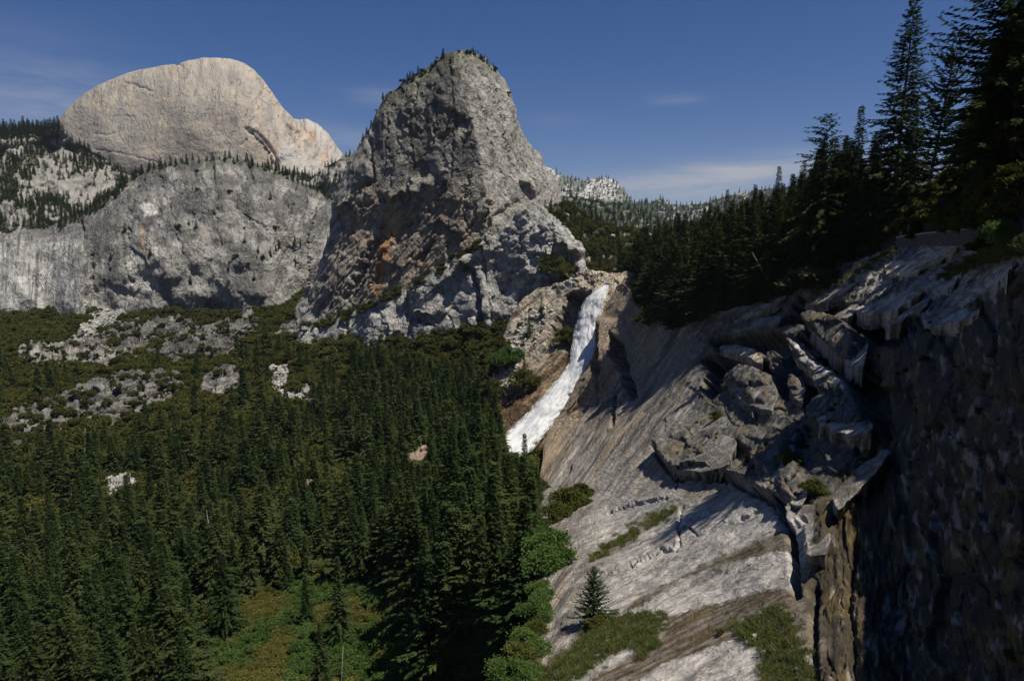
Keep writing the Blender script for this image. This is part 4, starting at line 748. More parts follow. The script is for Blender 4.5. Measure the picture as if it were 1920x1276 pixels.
# --- ledges and blocks standing proud of the cliff, each with its own thickness
def ledge(pts, lift, thick, lite, seed, warm=0.):
    xs = [p[0] for p in pts]; ys = [p[1] for p in pts]; gx = np.arange(min(xs) - 6, max(xs) + 6, 1.4); gy = np.arange(min(ys) - 6, max(ys) + 6, 1.4); PX, PY = np.meshgrid(gx, gy)
    WX, WY = _warp(PX, PY, 4.0, 22, seed); ins = inside(WX, WY, pts); d, _ = poly_d(WX, WY, pts, True)
    topy = np.array([gy[c.argmax()] if c.any() else min(ys) for c in ins.T]); boty = np.array([gy[len(gy) - 1 - c[::-1].argmax()] if c.any() else max(ys) for c in ins.T])
    k = np.ones(15) / 15; topy = np.convolve(np.pad(topy, 7, mode='edge'), k, 'valid'); boty = np.convolve(np.pad(boty, 7, mode='edge'), k, 'valid')
    t = np.clip((PY - topy[None]) / np.maximum(boty - topy, 8)[None], 0, 1); s2x, s2y = rot(PX, PY, -26)
    D = r_tab(PX, PY); N = 2.2 * fbm(PX / 30, PY / 26, 4, seed + 1) + 1.8 * saw(s2y / 12 + .8 * fbm(s2x / 60, s2y / 20, 3, seed + 2)) + 3.0 * facet(s2x / 46, s2y / 18, seed + 3, 1, .8, .7, .04) + .8 * facet(PX / 12, PY / 9, seed + 4, 1, 1, .4, .08) - 3 * np.exp(-(d / 3.) ** 2)
    D2 = D - lift * (.15 + 1.15 * t) - .8 * N * D / F; P = ray(PX, PY, D2)
    C = np.ones(PX.shape + (3,)) * np.array((.30 + .02 * warm, .28, .255 - .03 * warm)) * lite; C = mixc3(C, (.12, .11, .10), ss(-.05, .35, fbm(s2x / 60, s2y / 7, 5, seed + 5)) * .7); C = mixc3(C, (.13, .11, .045), ss(.25, .45, fbm(PX / 22, PY / 14, 4, seed + 6)) * .6)  # lite also paints sun brightness into the ledge colour
    import bmesh
    bm = bmesh.new(); idx = {}; lay = bm.verts.layers.float_color.new('Col'); lf = bm.verts.layers.float_vector.new('flow'); ls = bm.verts.layers.float.new('sc'); UVr = r_uv(PX, PY)
    def vt(j, i):
        if (j, i) not in idx:
            v = bm.verts.new(P[j, i]); v[lay] = (*C[j, i], 1); v[lf] = (UVr[j, i, 0], UVr[j, i, 1], 0); v[ls] = D[j, i] / F; idx[(j, i)] = v
        return idx[(j, i)]
    for j in range(len(gy) - 1):
        for i in range(len(gx) - 1):
            if ins[j, i] and ins[j, i + 1] and ins[j + 1, i] and ins[j + 1, i + 1]: bm.faces.new((vt(j, i), vt(j + 1, i), vt(j + 1, i + 1), vt(j, i + 1)))
    ring = [e for e in bm.edges if e.is_boundary]
    def relax(ring, n):
        nb = {}
        for e in ring:
            for v, o_ in ((e.verts[0], e.verts[1]), (e.verts[1], e.verts[0])): nb.setdefault(v, []).append(o_)
        for _ in range(n):
            new = {v: v.co * .4 + sum((q.co for q in ns), Vector()) * (.6 / len(ns)) for v, ns in nb.items()}
            for v, c_ in new.items(): v.co = c_
    relax(ring, 16)
    for q_, f_ in enumerate((.06, .1, .16, .22, .26, .3)):
        r_ = bmesh.ops.extrude_edge_only(bm, edges=ring); nv = [g for g in r_['geom'] if isinstance(g, bmesh.types.BMVert)]; ring = [g for g in r_['geom'] if isinstance(g, bmesh.types.BMEdge) and g.is_boundary]
        cs_ = np.array([tuple(v.co) for v in nv]); n_ = fbm(cs_[:, 0] * .35 + cs_[:, 2] * .5, cs_[:, 1] * .2 - cs_[:, 2] * .4, 4, seed + 31)
        for v, k_, c_ in zip(nv, n_, cs_):
            o_ = Vector((c_[0], c_[1], 0)).normalized(); v.co += o_ * thick * f_ * (.9 + 1.6 * float(k_)) + Vector((0, 0, -thick * f_ * .7)); v[lf] = (v[lf][0], v[lf][1] + .05 * (q_ + 1), 0)
        relax(ring, 2)
    for f in bm.faces: f.smooth = True
    me = bpy.data.meshes.new('rock_ledge'); bm.to_mesh(me); bm.free(); me.materials.append(M_slab); o = bpy.data.objects.new('rock_ledge', me); COL.objects.link(o); tag(o, kind='structure')
for i_, (pts, lift, thick, lite, warm) in enumerate([
        ([(1677, 472), (1738, 459), (1807, 457), (1765, 492), (1696, 520), (1662, 518), (1654, 486)], 5, 5, 1.75, 2), ([(1711, 528), (1765, 501), (1818, 486), (1792, 537), (1761, 541), (1711, 540)], 5, 4, 1.5, 0),
        ([(1616, 570), (1692, 541), (1738, 543), (1690, 574), (1658, 586), (1631, 588), (1582, 580)], 7, 5, 1.65, 1), ([(1788, 543), (1849, 501), (1910, 488), (1868, 537), (1828, 560), (1795, 568)], 5, 4, 1.5, 0),
        ([(1692, 579), (1727, 556), (1755, 556), (1735, 575), (1690, 602), (1655, 614)], 5, 4, 1.6, 1), ([(1734, 606), (1728, 588), (1765, 572), (1848, 564), (1838, 587), (1794, 606), (1746, 614)], 5, 4, 1.5, 0),
        ([(1484, 644), (1507, 641), (1530, 674), (1561, 697), (1580, 713), (1570, 722), (1542, 712), (1520, 690), (1498, 666)], 9, 5, 1.6, 1), ([(1517, 614), (1544, 599), (1585, 611), (1626, 636), (1626, 656), (1617, 693), (1582, 676), (1564, 659), (1542, 640)], 8, 5.5, 1.2, 0),
        ([(1538, 716), (1582, 716), (1606, 741), (1626, 780), (1640, 802), (1597, 818), (1532, 794), (1526, 757), (1550, 734)], 7, 8, 1.2, 0), ([(1345, 650), (1383, 644), (1414, 655), (1433, 671), (1430, 684), (1406, 670), (1376, 662), (1349, 660)], 9, 4, 1.35, 1),
        ([(1364, 696), (1398, 689), (1444, 702), (1462, 741), (1448, 774), (1414, 762), (1383, 747), (1366, 718)], 8, 9, .8, 0), ([(1345, 604), (1398, 580), (1484, 549), (1470, 566), (1414, 591), (1353, 616)], 6, 4, 1.15, 1),
        ([(1353, 622), (1414, 597), (1463, 589), (1468, 606), (1414, 614), (1360, 626)], 6, 4, 1.0, 0), ([(1500, 575), (1540, 548), (1600, 520), (1640, 512), (1600, 540), (1550, 566)], 5, 4, 1.2, 1), ([(1545, 600), (1600, 568), (1625, 560), (1600, 590), (1570, 604)], 5, 4, 1.1, 0),
        ([(1474, 902), (1508, 880), (1516, 920), (1502, 950), (1480, 946)], 4, 5, 1.3, 0), ([(1424, 862), (1460, 806), (1492, 838), (1474, 872), (1452, 906), (1430, 900)], 5, 5, 1.2, 0), ([(1510, 992), (1542, 972), (1560, 1005), (1544, 1040), (1512, 1042)], 3, 4, 1.15, 0),
        ([(1240, 850), (1262, 800), (1300, 770), (1352, 762), (1384, 832), (1362, 872), (1328, 884), (1270, 882)], 9, 9, .75, 0), ([(1482, 712), (1500, 706), (1512, 730), (1506, 760), (1494, 752), (1480, 735)], 7, 5, .9, 0),
        ([(1560, 930), (1600, 880), (1660, 840), (1672, 850), (1630, 900), (1570, 960)], 4, 5, .8, 0)]): ledge(pts, lift, thick, lite, 700 + i_ * 10, warm)
# --- wooded hillside above it
K_X = [1120, 1200, 1300, 1400, 1500, 1600, 1700, 1800, 1900, 2000, 2200, 2500]
K_Y = [-500, -300, -100, 100, 250, 350, 430, 480, 520, 560, 600, 660]
K_D = [[3000, 2900, 2600, 2100, 1500, 850, 560, 380, 270, 195, 132, 90], [2800, 2600, 2300, 1700, 1100, 700, 450, 310, 220, 160, 112, 76], [2500, 2300, 1900, 1300, 850, 560, 360, 250, 178, 132, 92, 62], [2000, 1900, 1400, 1000, 650, 420, 275, 198, 142, 106, 74, 50],
       [1500, 1400, 1100, 800, 520, 330, 222, 162, 119, 90, 62, 42], [1200, 1100, 850, 620, 400, 260, 185, 138, 106, 80, 55, 38], [1000, 900, 680, 480, 320, 215, 158, 122, 97, 74, 50, 35],
       [850, 780, 570, 390, 265, 190, 144, 112, 88, 68, 46, 32], [760, 700, 490, 340, 235, 172, 133, 104, 83, 64, 43, 31], [700, 645, 442, 308, 217, 161, 126, 98, 78, 60, 41, 30], [660, 605, 405, 284, 203, 152, 120, 93, 74, 57, 40, 29], [640, 570, 375, 265, 190, 144, 114, 89, 70, 55, 38, 28]]
k_tab0 = table(K_X, K_Y, K_D, 3)
_kx = np.arange(1120, 2501, 20.); _kf = r_tab(np.clip(_kx, 1120, 2240), r_top(_kx)) / k_tab0(_kx, r_top(_kx)); _kf[:3] = _kf[3]; _kf = np.convolve(np.pad(_kf, 2, mode='edge'), np.ones(5) / 5, 'valid')
k_tab = lambda px, py: k_tab0(px, py) * np.interp(px, _kx, _kf) * (1.012 + .12 * ss(1215, 1185, px) + .3 * ss(-2, 26, py - r_top(px)))      # meets the slab along its rim
k_top = interp([(1120, 505), (1150, 500), (1200, 478), (1300, 468), (1400, 455), (1500, 445), (1600, 430), (1700, 405), (1780, 360), (1840, 290), (1900, 200), (1960, 110), (2060, 0), (2200, -80), (2500, -120)])
K_ROCK = [[(1835, 440), (1828, 385), (1856, 330), (1895, 285), (1960, 240), (2060, 200), (2060, 460), (1900, 450)], [(1735, 405), (1745, 360), (1775, 335), (1800, 335), (1785, 380), (1760, 410)]]
def k_disp(px, py, t):
    m = np.maximum(pmask(px, py, K_ROCK[0], 14, 8), pmask(px, py, K_ROCK[1], 10, 5))
    return 4 * fbm(px / 50, py / 40, 4, 241) + m * (8 + 7 * facet(px / 40, py / 60, 242, 1, 1.1, .5) + 3 * facet(px / 14, py / 20, 243, 1, 1.1, .4)) + 3 * facet(px / 30, py / 18, 244, .7, 1, .3)
def k_color(px, py, t, h):
    m = np.maximum(pmask(px, py, K_ROCK[0], 14, 8), pmask(px, py, K_ROCK[1], 10, 5)); c = np.ones(px.shape + (3,)) * np.array((.05, .05, .025))
    c = mixc3(c, (.28, .26, .22), ss(.15, .4, fbm(px / 24, py / 14, 5, 245)) * ss(1500, 1400, px) * .8)
    rk = mixc3(np.ones_like(c) * np.array((.04, .036, .03)), (.11, .10, .09), ss(.1, .45, fbm(px / 30, py / 50, 4, 246)) * .6); return c * (1 - m[..., None]) + rk * m[..., None]
sheet('k', 'hillside', M_soil, 1150, 2500, 2, k_top, lambda x: 660 + 0 * x, 2, lambda px, py, t: k_tab(px, py), k_disp, k_color, back=[(0, 10, -1), (0, 40, -4), (0, 120, -20)], jag=3)
# ------------------------------------------------------------------ plants: mesh builders
def quads_mesh(name, V, mat, smooth=False):
    """V: (n,4,3)"""
    n = len(V); me = bpy.data.meshes.new(name); me.vertices.add(n * 4); me.vertices.foreach_set('co', V.reshape(-1).astype(np.float32))
    me.loops.add(n * 4); me.loops.foreach_set('vertex_index', np.arange(n * 4, dtype=np.int32))
    me.polygons.add(n); me.polygons.foreach_set('loop_start', np.arange(0, n * 4, 4, dtype=np.int32)); me.polygons.foreach_set('loop_total', np.full(n, 4, np.int32))
    me.update(calc_edges=True); me.materials.append(mat); return me
def tubes_mesh(name, tubes, mat, sides=6):
    """tubes: list of (points, radii)"""
    vs, fs = [], []
    for pts, rad in tubes:
        base = len(vs); pts = [Vector(p) for p in pts]
        for i, p in enumerate(pts):
            d = (pts[min(i + 1, len(pts) - 1)] - pts[max(i - 1, 0)]).normalized(); a = d.orthogonal().normalized(); b = d.cross(a)
            for k in range(sides): th = 6.2832 * k / sides; vs.append(p + (a * math.cos(th) + b * math.sin(th)) * rad[i])
        for i in range(len(pts) - 1):
            for k in range(sides): k2 = (k + 1) % sides; fs.append((base + i * sides + k, base + i * sides + k2, base + (i + 1) * sides + k2, base + (i + 1) * sides + k))
        vs.append(pts[-1]); e = len(vs) - 1; l = base + (len(pts) - 1) * sides
        for k in range(sides): fs.append((l + k, l + (k + 1) % sides, e))
    me = bpy.data.meshes.new(name); me.from_pydata([tuple(v) for v in vs], [], fs)
    for p in me.polygons: p.use_smooth = True
    me.materials.append(mat); return me
def sprays(B, Dv, ln, wd, rng, flat=.5):
    """leaf quads: bases B, directions Dv"""
    n = len(B); Dv = Dv / (np.linalg.norm(Dv, axis=1, keepdims=True) + 1e-9)
    up = np.stack([rng.normal(0, flat, n), rng.normal(0, flat, n), np.ones(n)], 1); S = np.cross(Dv, up); S /= np.linalg.norm(S, axis=1, keepdims=True) + 1e-9
    ln = ln[:, None]; wd = wd[:, None]; sag = np.stack([0 * B[:, 0], 0 * B[:, 0], -ln[:, 0] * .12], 1)
    return np.stack([B, B + Dv * ln * .45 + S * wd, B + Dv * ln + sag, B + Dv * ln * .45 - S * wd], 1)
def conifer(name, H, rad, seed, step_, per, size, droop=.35, upper=.0, bare=.08, irr=.25, dens=1., shape=1., cm=None, tm=None, gaps=0., sparse_top=1.):
    """a conifer H metres tall: whorls of drooping branches, each clothed in needle sprays"""
    rng = np.random.default_rng(seed); Bs, Ds, Ls, Ws = [], [], [], []; limbs = []
    z = H * bare; ph = rng.random() * 6
    lobes = rng.normal(0, 1, 6)
    while z < H * .992:
        f = (z / H - bare) / (1 - bare); prof = (1 - f) ** shape * (.55 + .45 * min(1, f * 5 + .25))
        nb = max(3, int(per * (1 - f * .45)))
        for k in range(nb):
            if rng.random() < gaps: continue
            az = ph + 6.2832 * k / nb + rng.normal(0, .25)
            Lb = rad * prof * (1 + irr * rng.normal()) * (1 + .22 * math.sin(az + lobes[0]) * math.sin(z * .35 + lobes[1] * 3)) + .012 * H * (1 - f) + .12
            if Lb < .1: continue
            el = upper + .55 * f - .15 + rng.normal(0, .12); dr = droop * (1 - .5 * f)
            m = max(3, int(Lb / (size * .42) * dens)); s = (np.arange(m) + rng.random(m)) / m; s = s ** .8
            s = s[s > .10]; m = len(s)
            if not m: continue
            x = s * Lb * math.cos(el); zz = s * Lb * math.sin(el) - dr * Lb * s * s + .12 * Lb * s ** 4
            ca, sa = math.cos(az), math.sin(az)
            P0 = np.stack([ca * x, sa * x, z + zz], 1); out = np.array([ca, sa, math.sin(el) - 2 * dr * .5]); side = np.array([-sa, ca, 0])
            for sg in (-1, 1, 0):
                ang = sg * (.95 - .4 * s) + rng.normal(0, .22, m)
                Dv = out[None] * np.cos(ang)[:, None] + side[None] * np.sin(ang)[:, None]; Dv[:, 2] += rng.normal(-.12, .22, m)
                l = size * (1.25 - .55 * s) * rng.uniform(.7, 1.3, m) * (1 - .35 * f) * (1. if sg else .9)
                Bs.append(P0 + rng.normal(0, .05 * size, (m, 3))); Ds.append(Dv); Ls.append(l); Ws.append(l * rng.uniform(.16, .27, m))
            if Lb > .06 * H and rng.random() < .5: limbs.append(([(0, 0, z), (ca * x[m // 2], sa * x[m // 2], z + zz[m // 2]), (ca * x[-1], sa * x[-1], z + zz[-1])], [H * .0022, H * .0013, H * .0006]))
        z += step_ * (.75 + .5 * rng.random()) * (1 - .45 * f) * (H / 35); ph += 2.4
    B = np.concatenate(Bs); q = sprays(B, np.concatenate(Ds), np.concatenate(Ls), np.concatenate(Ws), rng)
    crown = quads_mesh(name + '_crown', q, cm)
    tr = [([(0, 0, -H * .03), (0, 0, H * .3), (0, 0, H * .7), (0, 0, H * .99)], [H * .0125, H * .009, H * .005, H * .0008])]
    return crown, tubes_mesh(name + '_trunk', tr + limbs[:90], tm, 6)
def shrub(name, W, Hh, seed, nleaf, size, cm, tm, lobes=7, rough=.5, wisp=0.):
    """a bush: leaf clusters over several uneven lobes on a few stems"""
    rng = np.random.default_rng(seed); cs = []
    for i in range(int(lobes * 1.6)):
        a = rng.random() * 6.28; r = W * .5 * rng.random() ** .55 * .88; rr = W * (.09 + .17 * rng.random() ** 1.5)
        cs.append((r * math.cos(a), r * math.sin(a), Hh * (.22 + .5 * rng.random() * (1.15 - r / W)) , rr, rr * (.75 + .5 * rng.random()) * Hh / W * 1.3))
    k = rng.integers(0, len(cs), nleaf); C_ = np.array(cs)[k]; d = rng.normal(0, 1, (nleaf, 3)); d /= np.linalg.norm(d, axis=1, keepdims=True)
    d[:, 2] = np.abs(d[:, 2]) * 1.0 - .25 * (rng.random(nleaf) < .4)
    rr = (.5 + .5 * rng.random(nleaf) ** .5 + .35 * (rng.random(nleaf) < .12)) * (1 + rough * .35 * np.sin(d[:, 0] * 9 + k) * np.sin(d[:, 1] * 8 + k * 2))
    B = C_[:, :3] + d * np.stack([C_[:, 3], C_[:, 3], C_[:, 4]], 1) * rr[:, None]
    Dv = d + rng.normal(0, .7, (nleaf, 3)); Dv[:, 2] += wisp
    l = size * rng.uniform(.6, 1.4, nleaf) * (1 + wisp); q = sprays(B, Dv, l, l * (.42 - .25 * min(1, wisp)), rng, 1.)
    tb = [([(0, 0, -.3), (c[0] * .5, c[1] * .5, c[2] * .6), (c[0], c[1], c[2])], [W * .02, W * .014, W * .006]) for c in cs]
    return quads_mesh(name + '_foliage', q, cm), tubes_mesh(name + '_stems', tb, tm, 5)
M_con = leaf_mat('conifer_needles', (.018, .036, .014), (.052, .078, .026), .22)
M_conw = leaf_mat('warm_conifer_needles', (.028, .044, .015), (.066, .084, .028), .22)
M_pine = leaf_mat('pine_needles', (.020, .032, .013), (.055, .068, .024), .16)
M_oak = leaf_mat('olive_leaves', (.045, .055, .016), (.115, .115, .032), .28)
M_green = leaf_mat('fresh_leaves', (.05, .095, .026), (.12, .18, .05), .40)
M_willow = leaf_mat('grey_leaves', (.06, .068, .035), (.11, .115, .06), .3)
M_gold = leaf_mat('golden_leaves', (.10, .105, .03), (.19, .18, .05), .38)
M_bark = plain_mat('bark', (.10, .07, .05), .9, 3.); M_dead = plain_mat('dead_wood', (.30, .27, .24), .9, 3.); M_barkr = plain_mat('red_bark', (.17, .085, .05), .9, 3.)
HERO = [conifer('fir', 40, 5.2, 1, .62, 8, .95, .35, 0, .03, .24, cm=M_con, tm=M_bark), conifer('fir', 40, 6.2, 2, .66, 8, 1.0, .45, .05, .02, .3, cm=M_conw, tm=M_bark),
        conifer('fir', 40, 4.6, 3, .6, 8, .9, .3, .05, .05, .22, cm=M_con, tm=M_bark), conifer('fir', 40, 5.6, 4, .7, 8, 1.05, .5, 0, .02, .34, cm=M_conw, tm=M_bark, gaps=.08)]
MID = [conifer('fir', 35, 4.9, 11, 1.0, 7, 1.5, .35, 0, .03, .26, cm=M_con, tm=M_bark), conifer('fir', 35, 5.4, 12, 1.05, 7, 1.6, .45, 0, .02, .3, cm=M_conw, tm=M_bark),
       conifer('fir', 35, 4.0, 13, 1.0, 7, 1.4, .3, .05, .04, .24, cm=M_con, tm=M_bark), conifer('pine', 35, 5.8, 14, 1.15, 7, 1.7, .2, .25, .12, .42, .9, .7, cm=M_conw, tm=M_barkr, gaps=.12)]
LOW = [conifer('fir', 30, 4.6, 21, 1.9, 6, 2.6, .35, 0, .02, .26, .9, cm=M_con, tm=M_bark), conifer('fir', 30, 5.2, 22, 2.0, 6, 2.8, .4, 0, .02, .3, .9, cm=M_conw, tm=M_bark)]
# ------------------------------------------------------------------ plants: placing
def tree_at(name, meshes, H0, loc, H, label, cat, group=None, lean=(0, 0), parts=('crown', 'trunk'), width=1.):
    e = bpy.data.objects.new(name, None); COL.objects.link(e); e.location = loc; sc = H / H0
    e.scale = (sc * width, sc * width, sc); e.rotation_euler = (lean[0], lean[1], random.random() * 6.28 if lean == (0, 0) else 0); tag(e, label, cat, group)
    for nm, me in zip(parts, meshes):
        o = bpy.data.objects.new(nm, me); COL.objects.link(o); o.parent = e
    return e
def thin(cands, cell):
    seen = {}; out = []
    for c in cands:
        k = (int(c[0].x // cell), int(c[0].y // cell))
        ok = True
        for i in (-1, 0, 1):
            for j in (-1, 0, 1):
                for q in seen.get((k[0] + i, k[1] + j), ()):
                    if (q - c[0]).length_squared < cell * cell: ok = False; break
                if not ok: break
            if not ok: break
        if ok: seen.setdefault(k, []).append(c[0]); out.append(c)
    return out
def bulk(key, px, py):
    S = SHEETS[key]; i = np.clip(np.round((px - S['xs'][0]) / (S['xs'][1] - S['xs'][0])).astype(int), 0, len(S['xs']) - 1)
    t = (py - S['B'][i]) / (S['T'][i] - S['B'][i]); j = np.round(t * (S['ny'] - 1)).astype(int); ok = (j >= 0) & (j < S['ny']); j = np.clip(j, 0, S['ny'] - 1)
    return S['P'][j, i], ok
def scatter(key, x0, x1, y0, y1, n, dens, hfun, cell, power=3., rng=RNG, cap=None):
    px = rng.uniform(x0, x1, n); py = rng.uniform(y0, y1, n); P, ok = bulk(key, px, py)
    D = P[:, 1]; w = (D / D[ok].max()) ** power if power else np.ones(n); d = dens(px, py)
    keep = ok & (rng.random(n) < w) & (d > .003); idx = np.nonzero(keep)[0]
    c = [(Vector(P[i]), px[i], py[i], d[i]) for i in idx]; c = [q[:3] for q in thin(c, cell) if rng.random() < q[3]]
    return [(p, x, y, hfun(x, y)) for p, x, y in c][:cap]
def scatter_h(x, y): return float(np.clip(RNG.normal(26 + 9 * max(0., min(1., (y - 1000) / 200)) + (6 if x > 640 else 0), 9.5), 8, 52))
CONIF = []       # (position, px, py, height, zone)
yb = interp([(-320, 900), (0, 858), (60, 835), (150, 815), (250, 800), (330, 795), (400, 765), (450, 755), (500, 768), (560, 720), (600, 690), (640, 672), (700, 655), (760, 655), (860, 672), (925, 690), (940, 720)])
def v_conif(px, py):
    ed = np.interp(px, [-300, 350, 520, 640, 700], [62, 52, 40, 30, 22]); m = ss(-8, 24, py - yb(px) - ed + 14 * fbm(px / 40, py / 40, 2, 301))
    m = m * (.95 - ss(720, 600, px) * (.25 + .6 * ss(-.1, .2, fbm(px / 55, py / 34, 3, 302)) * ss(1130, 1050, py)))
    m = np.maximum(m, (.05 + .5 * ss(.25, .5, fbm(px / 40, py / 20, 2, 303))) * ss(620, 660, py)); m = m * (px < 1010)
    m = m * np.where((px > 880) & (py < 800), ss(920, 890, px), 1)
    for dy in (0, 14, 30): m = m * (1 - v_mask(px, py - dy, 6, 3))
    mead = pmask(px, py, [(370, 1290), (350, 1190), (420, 1150), (520, 1115), (620, 1090), (770, 1085), (820, 1300), (800, 1420), (370, 1420)], 30, 12)
    m = m * (1 - .97 * mead); 
    m = m * (1 - .85 * pmask(px, py, [(880, 880), (720, 880), (640, 940), (560, 990), (740, 970), (850, 930)], 20, 8))
    return m
for c in scatter('v', -320, 1020, 560, 1400, 330000, v_conif, scatter_h, 6.5, 1.6):
    lim = np.interp(c[1], [560, 600, 640, 700, 760, 830, 870, 925, 936, 944, 960, 985, 1010], [640, 652, 642, 640, 652, 672, 665, 684, 720, 838, 850, 862, 880]) - RNG.uniform(-22, 8)
    if c[1] > 560: c = (c[0], c[1], c[2], min(c[3], -math.tan(PITCH - math.atan((638 - lim) / F)) * c[0].y - c[0].z))
    if c[3] > 6: CONIF.append((*c, 'valley'))
def k_conif(px, py):
    m = np.ones(px.shape); r0 = k_px_base(px); m = m * ss(2, 12, r0 - py)
    for p in K_ROCK: m = m * (1 - pmask(px, py, p, 8, 4))
    m = m * np.where(px > 1640, ss(402, 385, py + 45 * ss(1690, 1740, px)) * ss(1925, 1905, px), 1)
    return m
k_px_base = interp([(1120, 560), (1180, 590), (1230, 620), (1262, 640), (1300, 612), (1340, 600), (1400, 580), (1480, 562), (1540, 525), (1600, 492), (1640, 478), (1700, 430), (2600, 430)])
def kh(x, y): return float(np.clip(RNG.normal(31 if x > 1450 else 27, 7), 13, 46))
for c in scatter('k', 1160, 2050, -120, 655, 120000, k_conif, kh, 5.0, 1.2): 
    lim = np.interp(c[1], [1160, 1200, 1250, 1300, 1350, 1400, 1450, 1480, 1520, 1560, 1600, 1650, 1700, 1750, 1800, 1840, 1880, 1960], [470, 428, 405, 396, 372, 345, 335, 320, 262, 240, 255, 215, 190, 185, 170, 90, 0, -100])
    D = c[0].y; ang = PITCH - math.atan((638 - lim - RNG.uniform(-14, 30)) / F); zmax = -math.tan(ang) * D
    h = min(c[3], zmax - c[0].z)
    if h > 7: CONIF.append((c[0], c[1], c[2], h, 'hill'))
def rs_den(px, py): return ss(-.5, .1, fbm(px / 22, py / 14, 3, 311)) * ss(1190, 1150, px) * .9 * (py < 520)
for c in scatter('rs', 1020, 1300, 368, 535, 30000, rs_den, lambda x, y: float(RNG.uniform(9, 20)), 9, 2): CONIF.append((*c, 'shoulder'))
# hand-placed conifers: (sheet, base px, base py, top py, mesh set, lean, width, label)
def height_for(loc, top_py):
    a = PITCH - math.atan((638 - top_py) / F); return -math.tan(a) * loc.y - loc.z
TALL = conifer('tall_fir', 46, 6.6, 31, .60, 9, 1.15, .30, .10, .05, .28, 1.25, .62, cm=M_con, tm=M_bark, gaps=.08)
CEDAR = conifer('spreading_fir', 40, 10.5, 32, .85, 9, 1.4, .55, .12, .04, .40, 1.2, .5, cm=M_con, tm=M_bark, gaps=.15)
PINE = conifer('open_pine', 38, 6.2, 33, .8, 8, 1.1, .05, .30, .18, .5, 1.2, .42, cm=M_pine, tm=M_bark, gaps=.25)
SPIRE = conifer('spire', 30, 3.2, 34, .75, 8, .95, .2, .2, .05, .4, 1.2, .8, cm=M_pine, tm=M_bark, gaps=.1)
BIGP = conifer('big_pine', 42, 9.0, 35, .62, 10, 1.3, .2, .2, .04, .42, 1.3, .35, cm=M_con, tm=M_bark, gaps=.12)
YOUNG = conifer('young_fir', 8, 2.9, 36, 1.4, 9, .34, .15, .25, .02, .25, 1.3, .85, cm=M_green if False else leaf_mat('young_needles', (.022, .048, .012), (.055, .085, .022), .2), tm=M_bark)
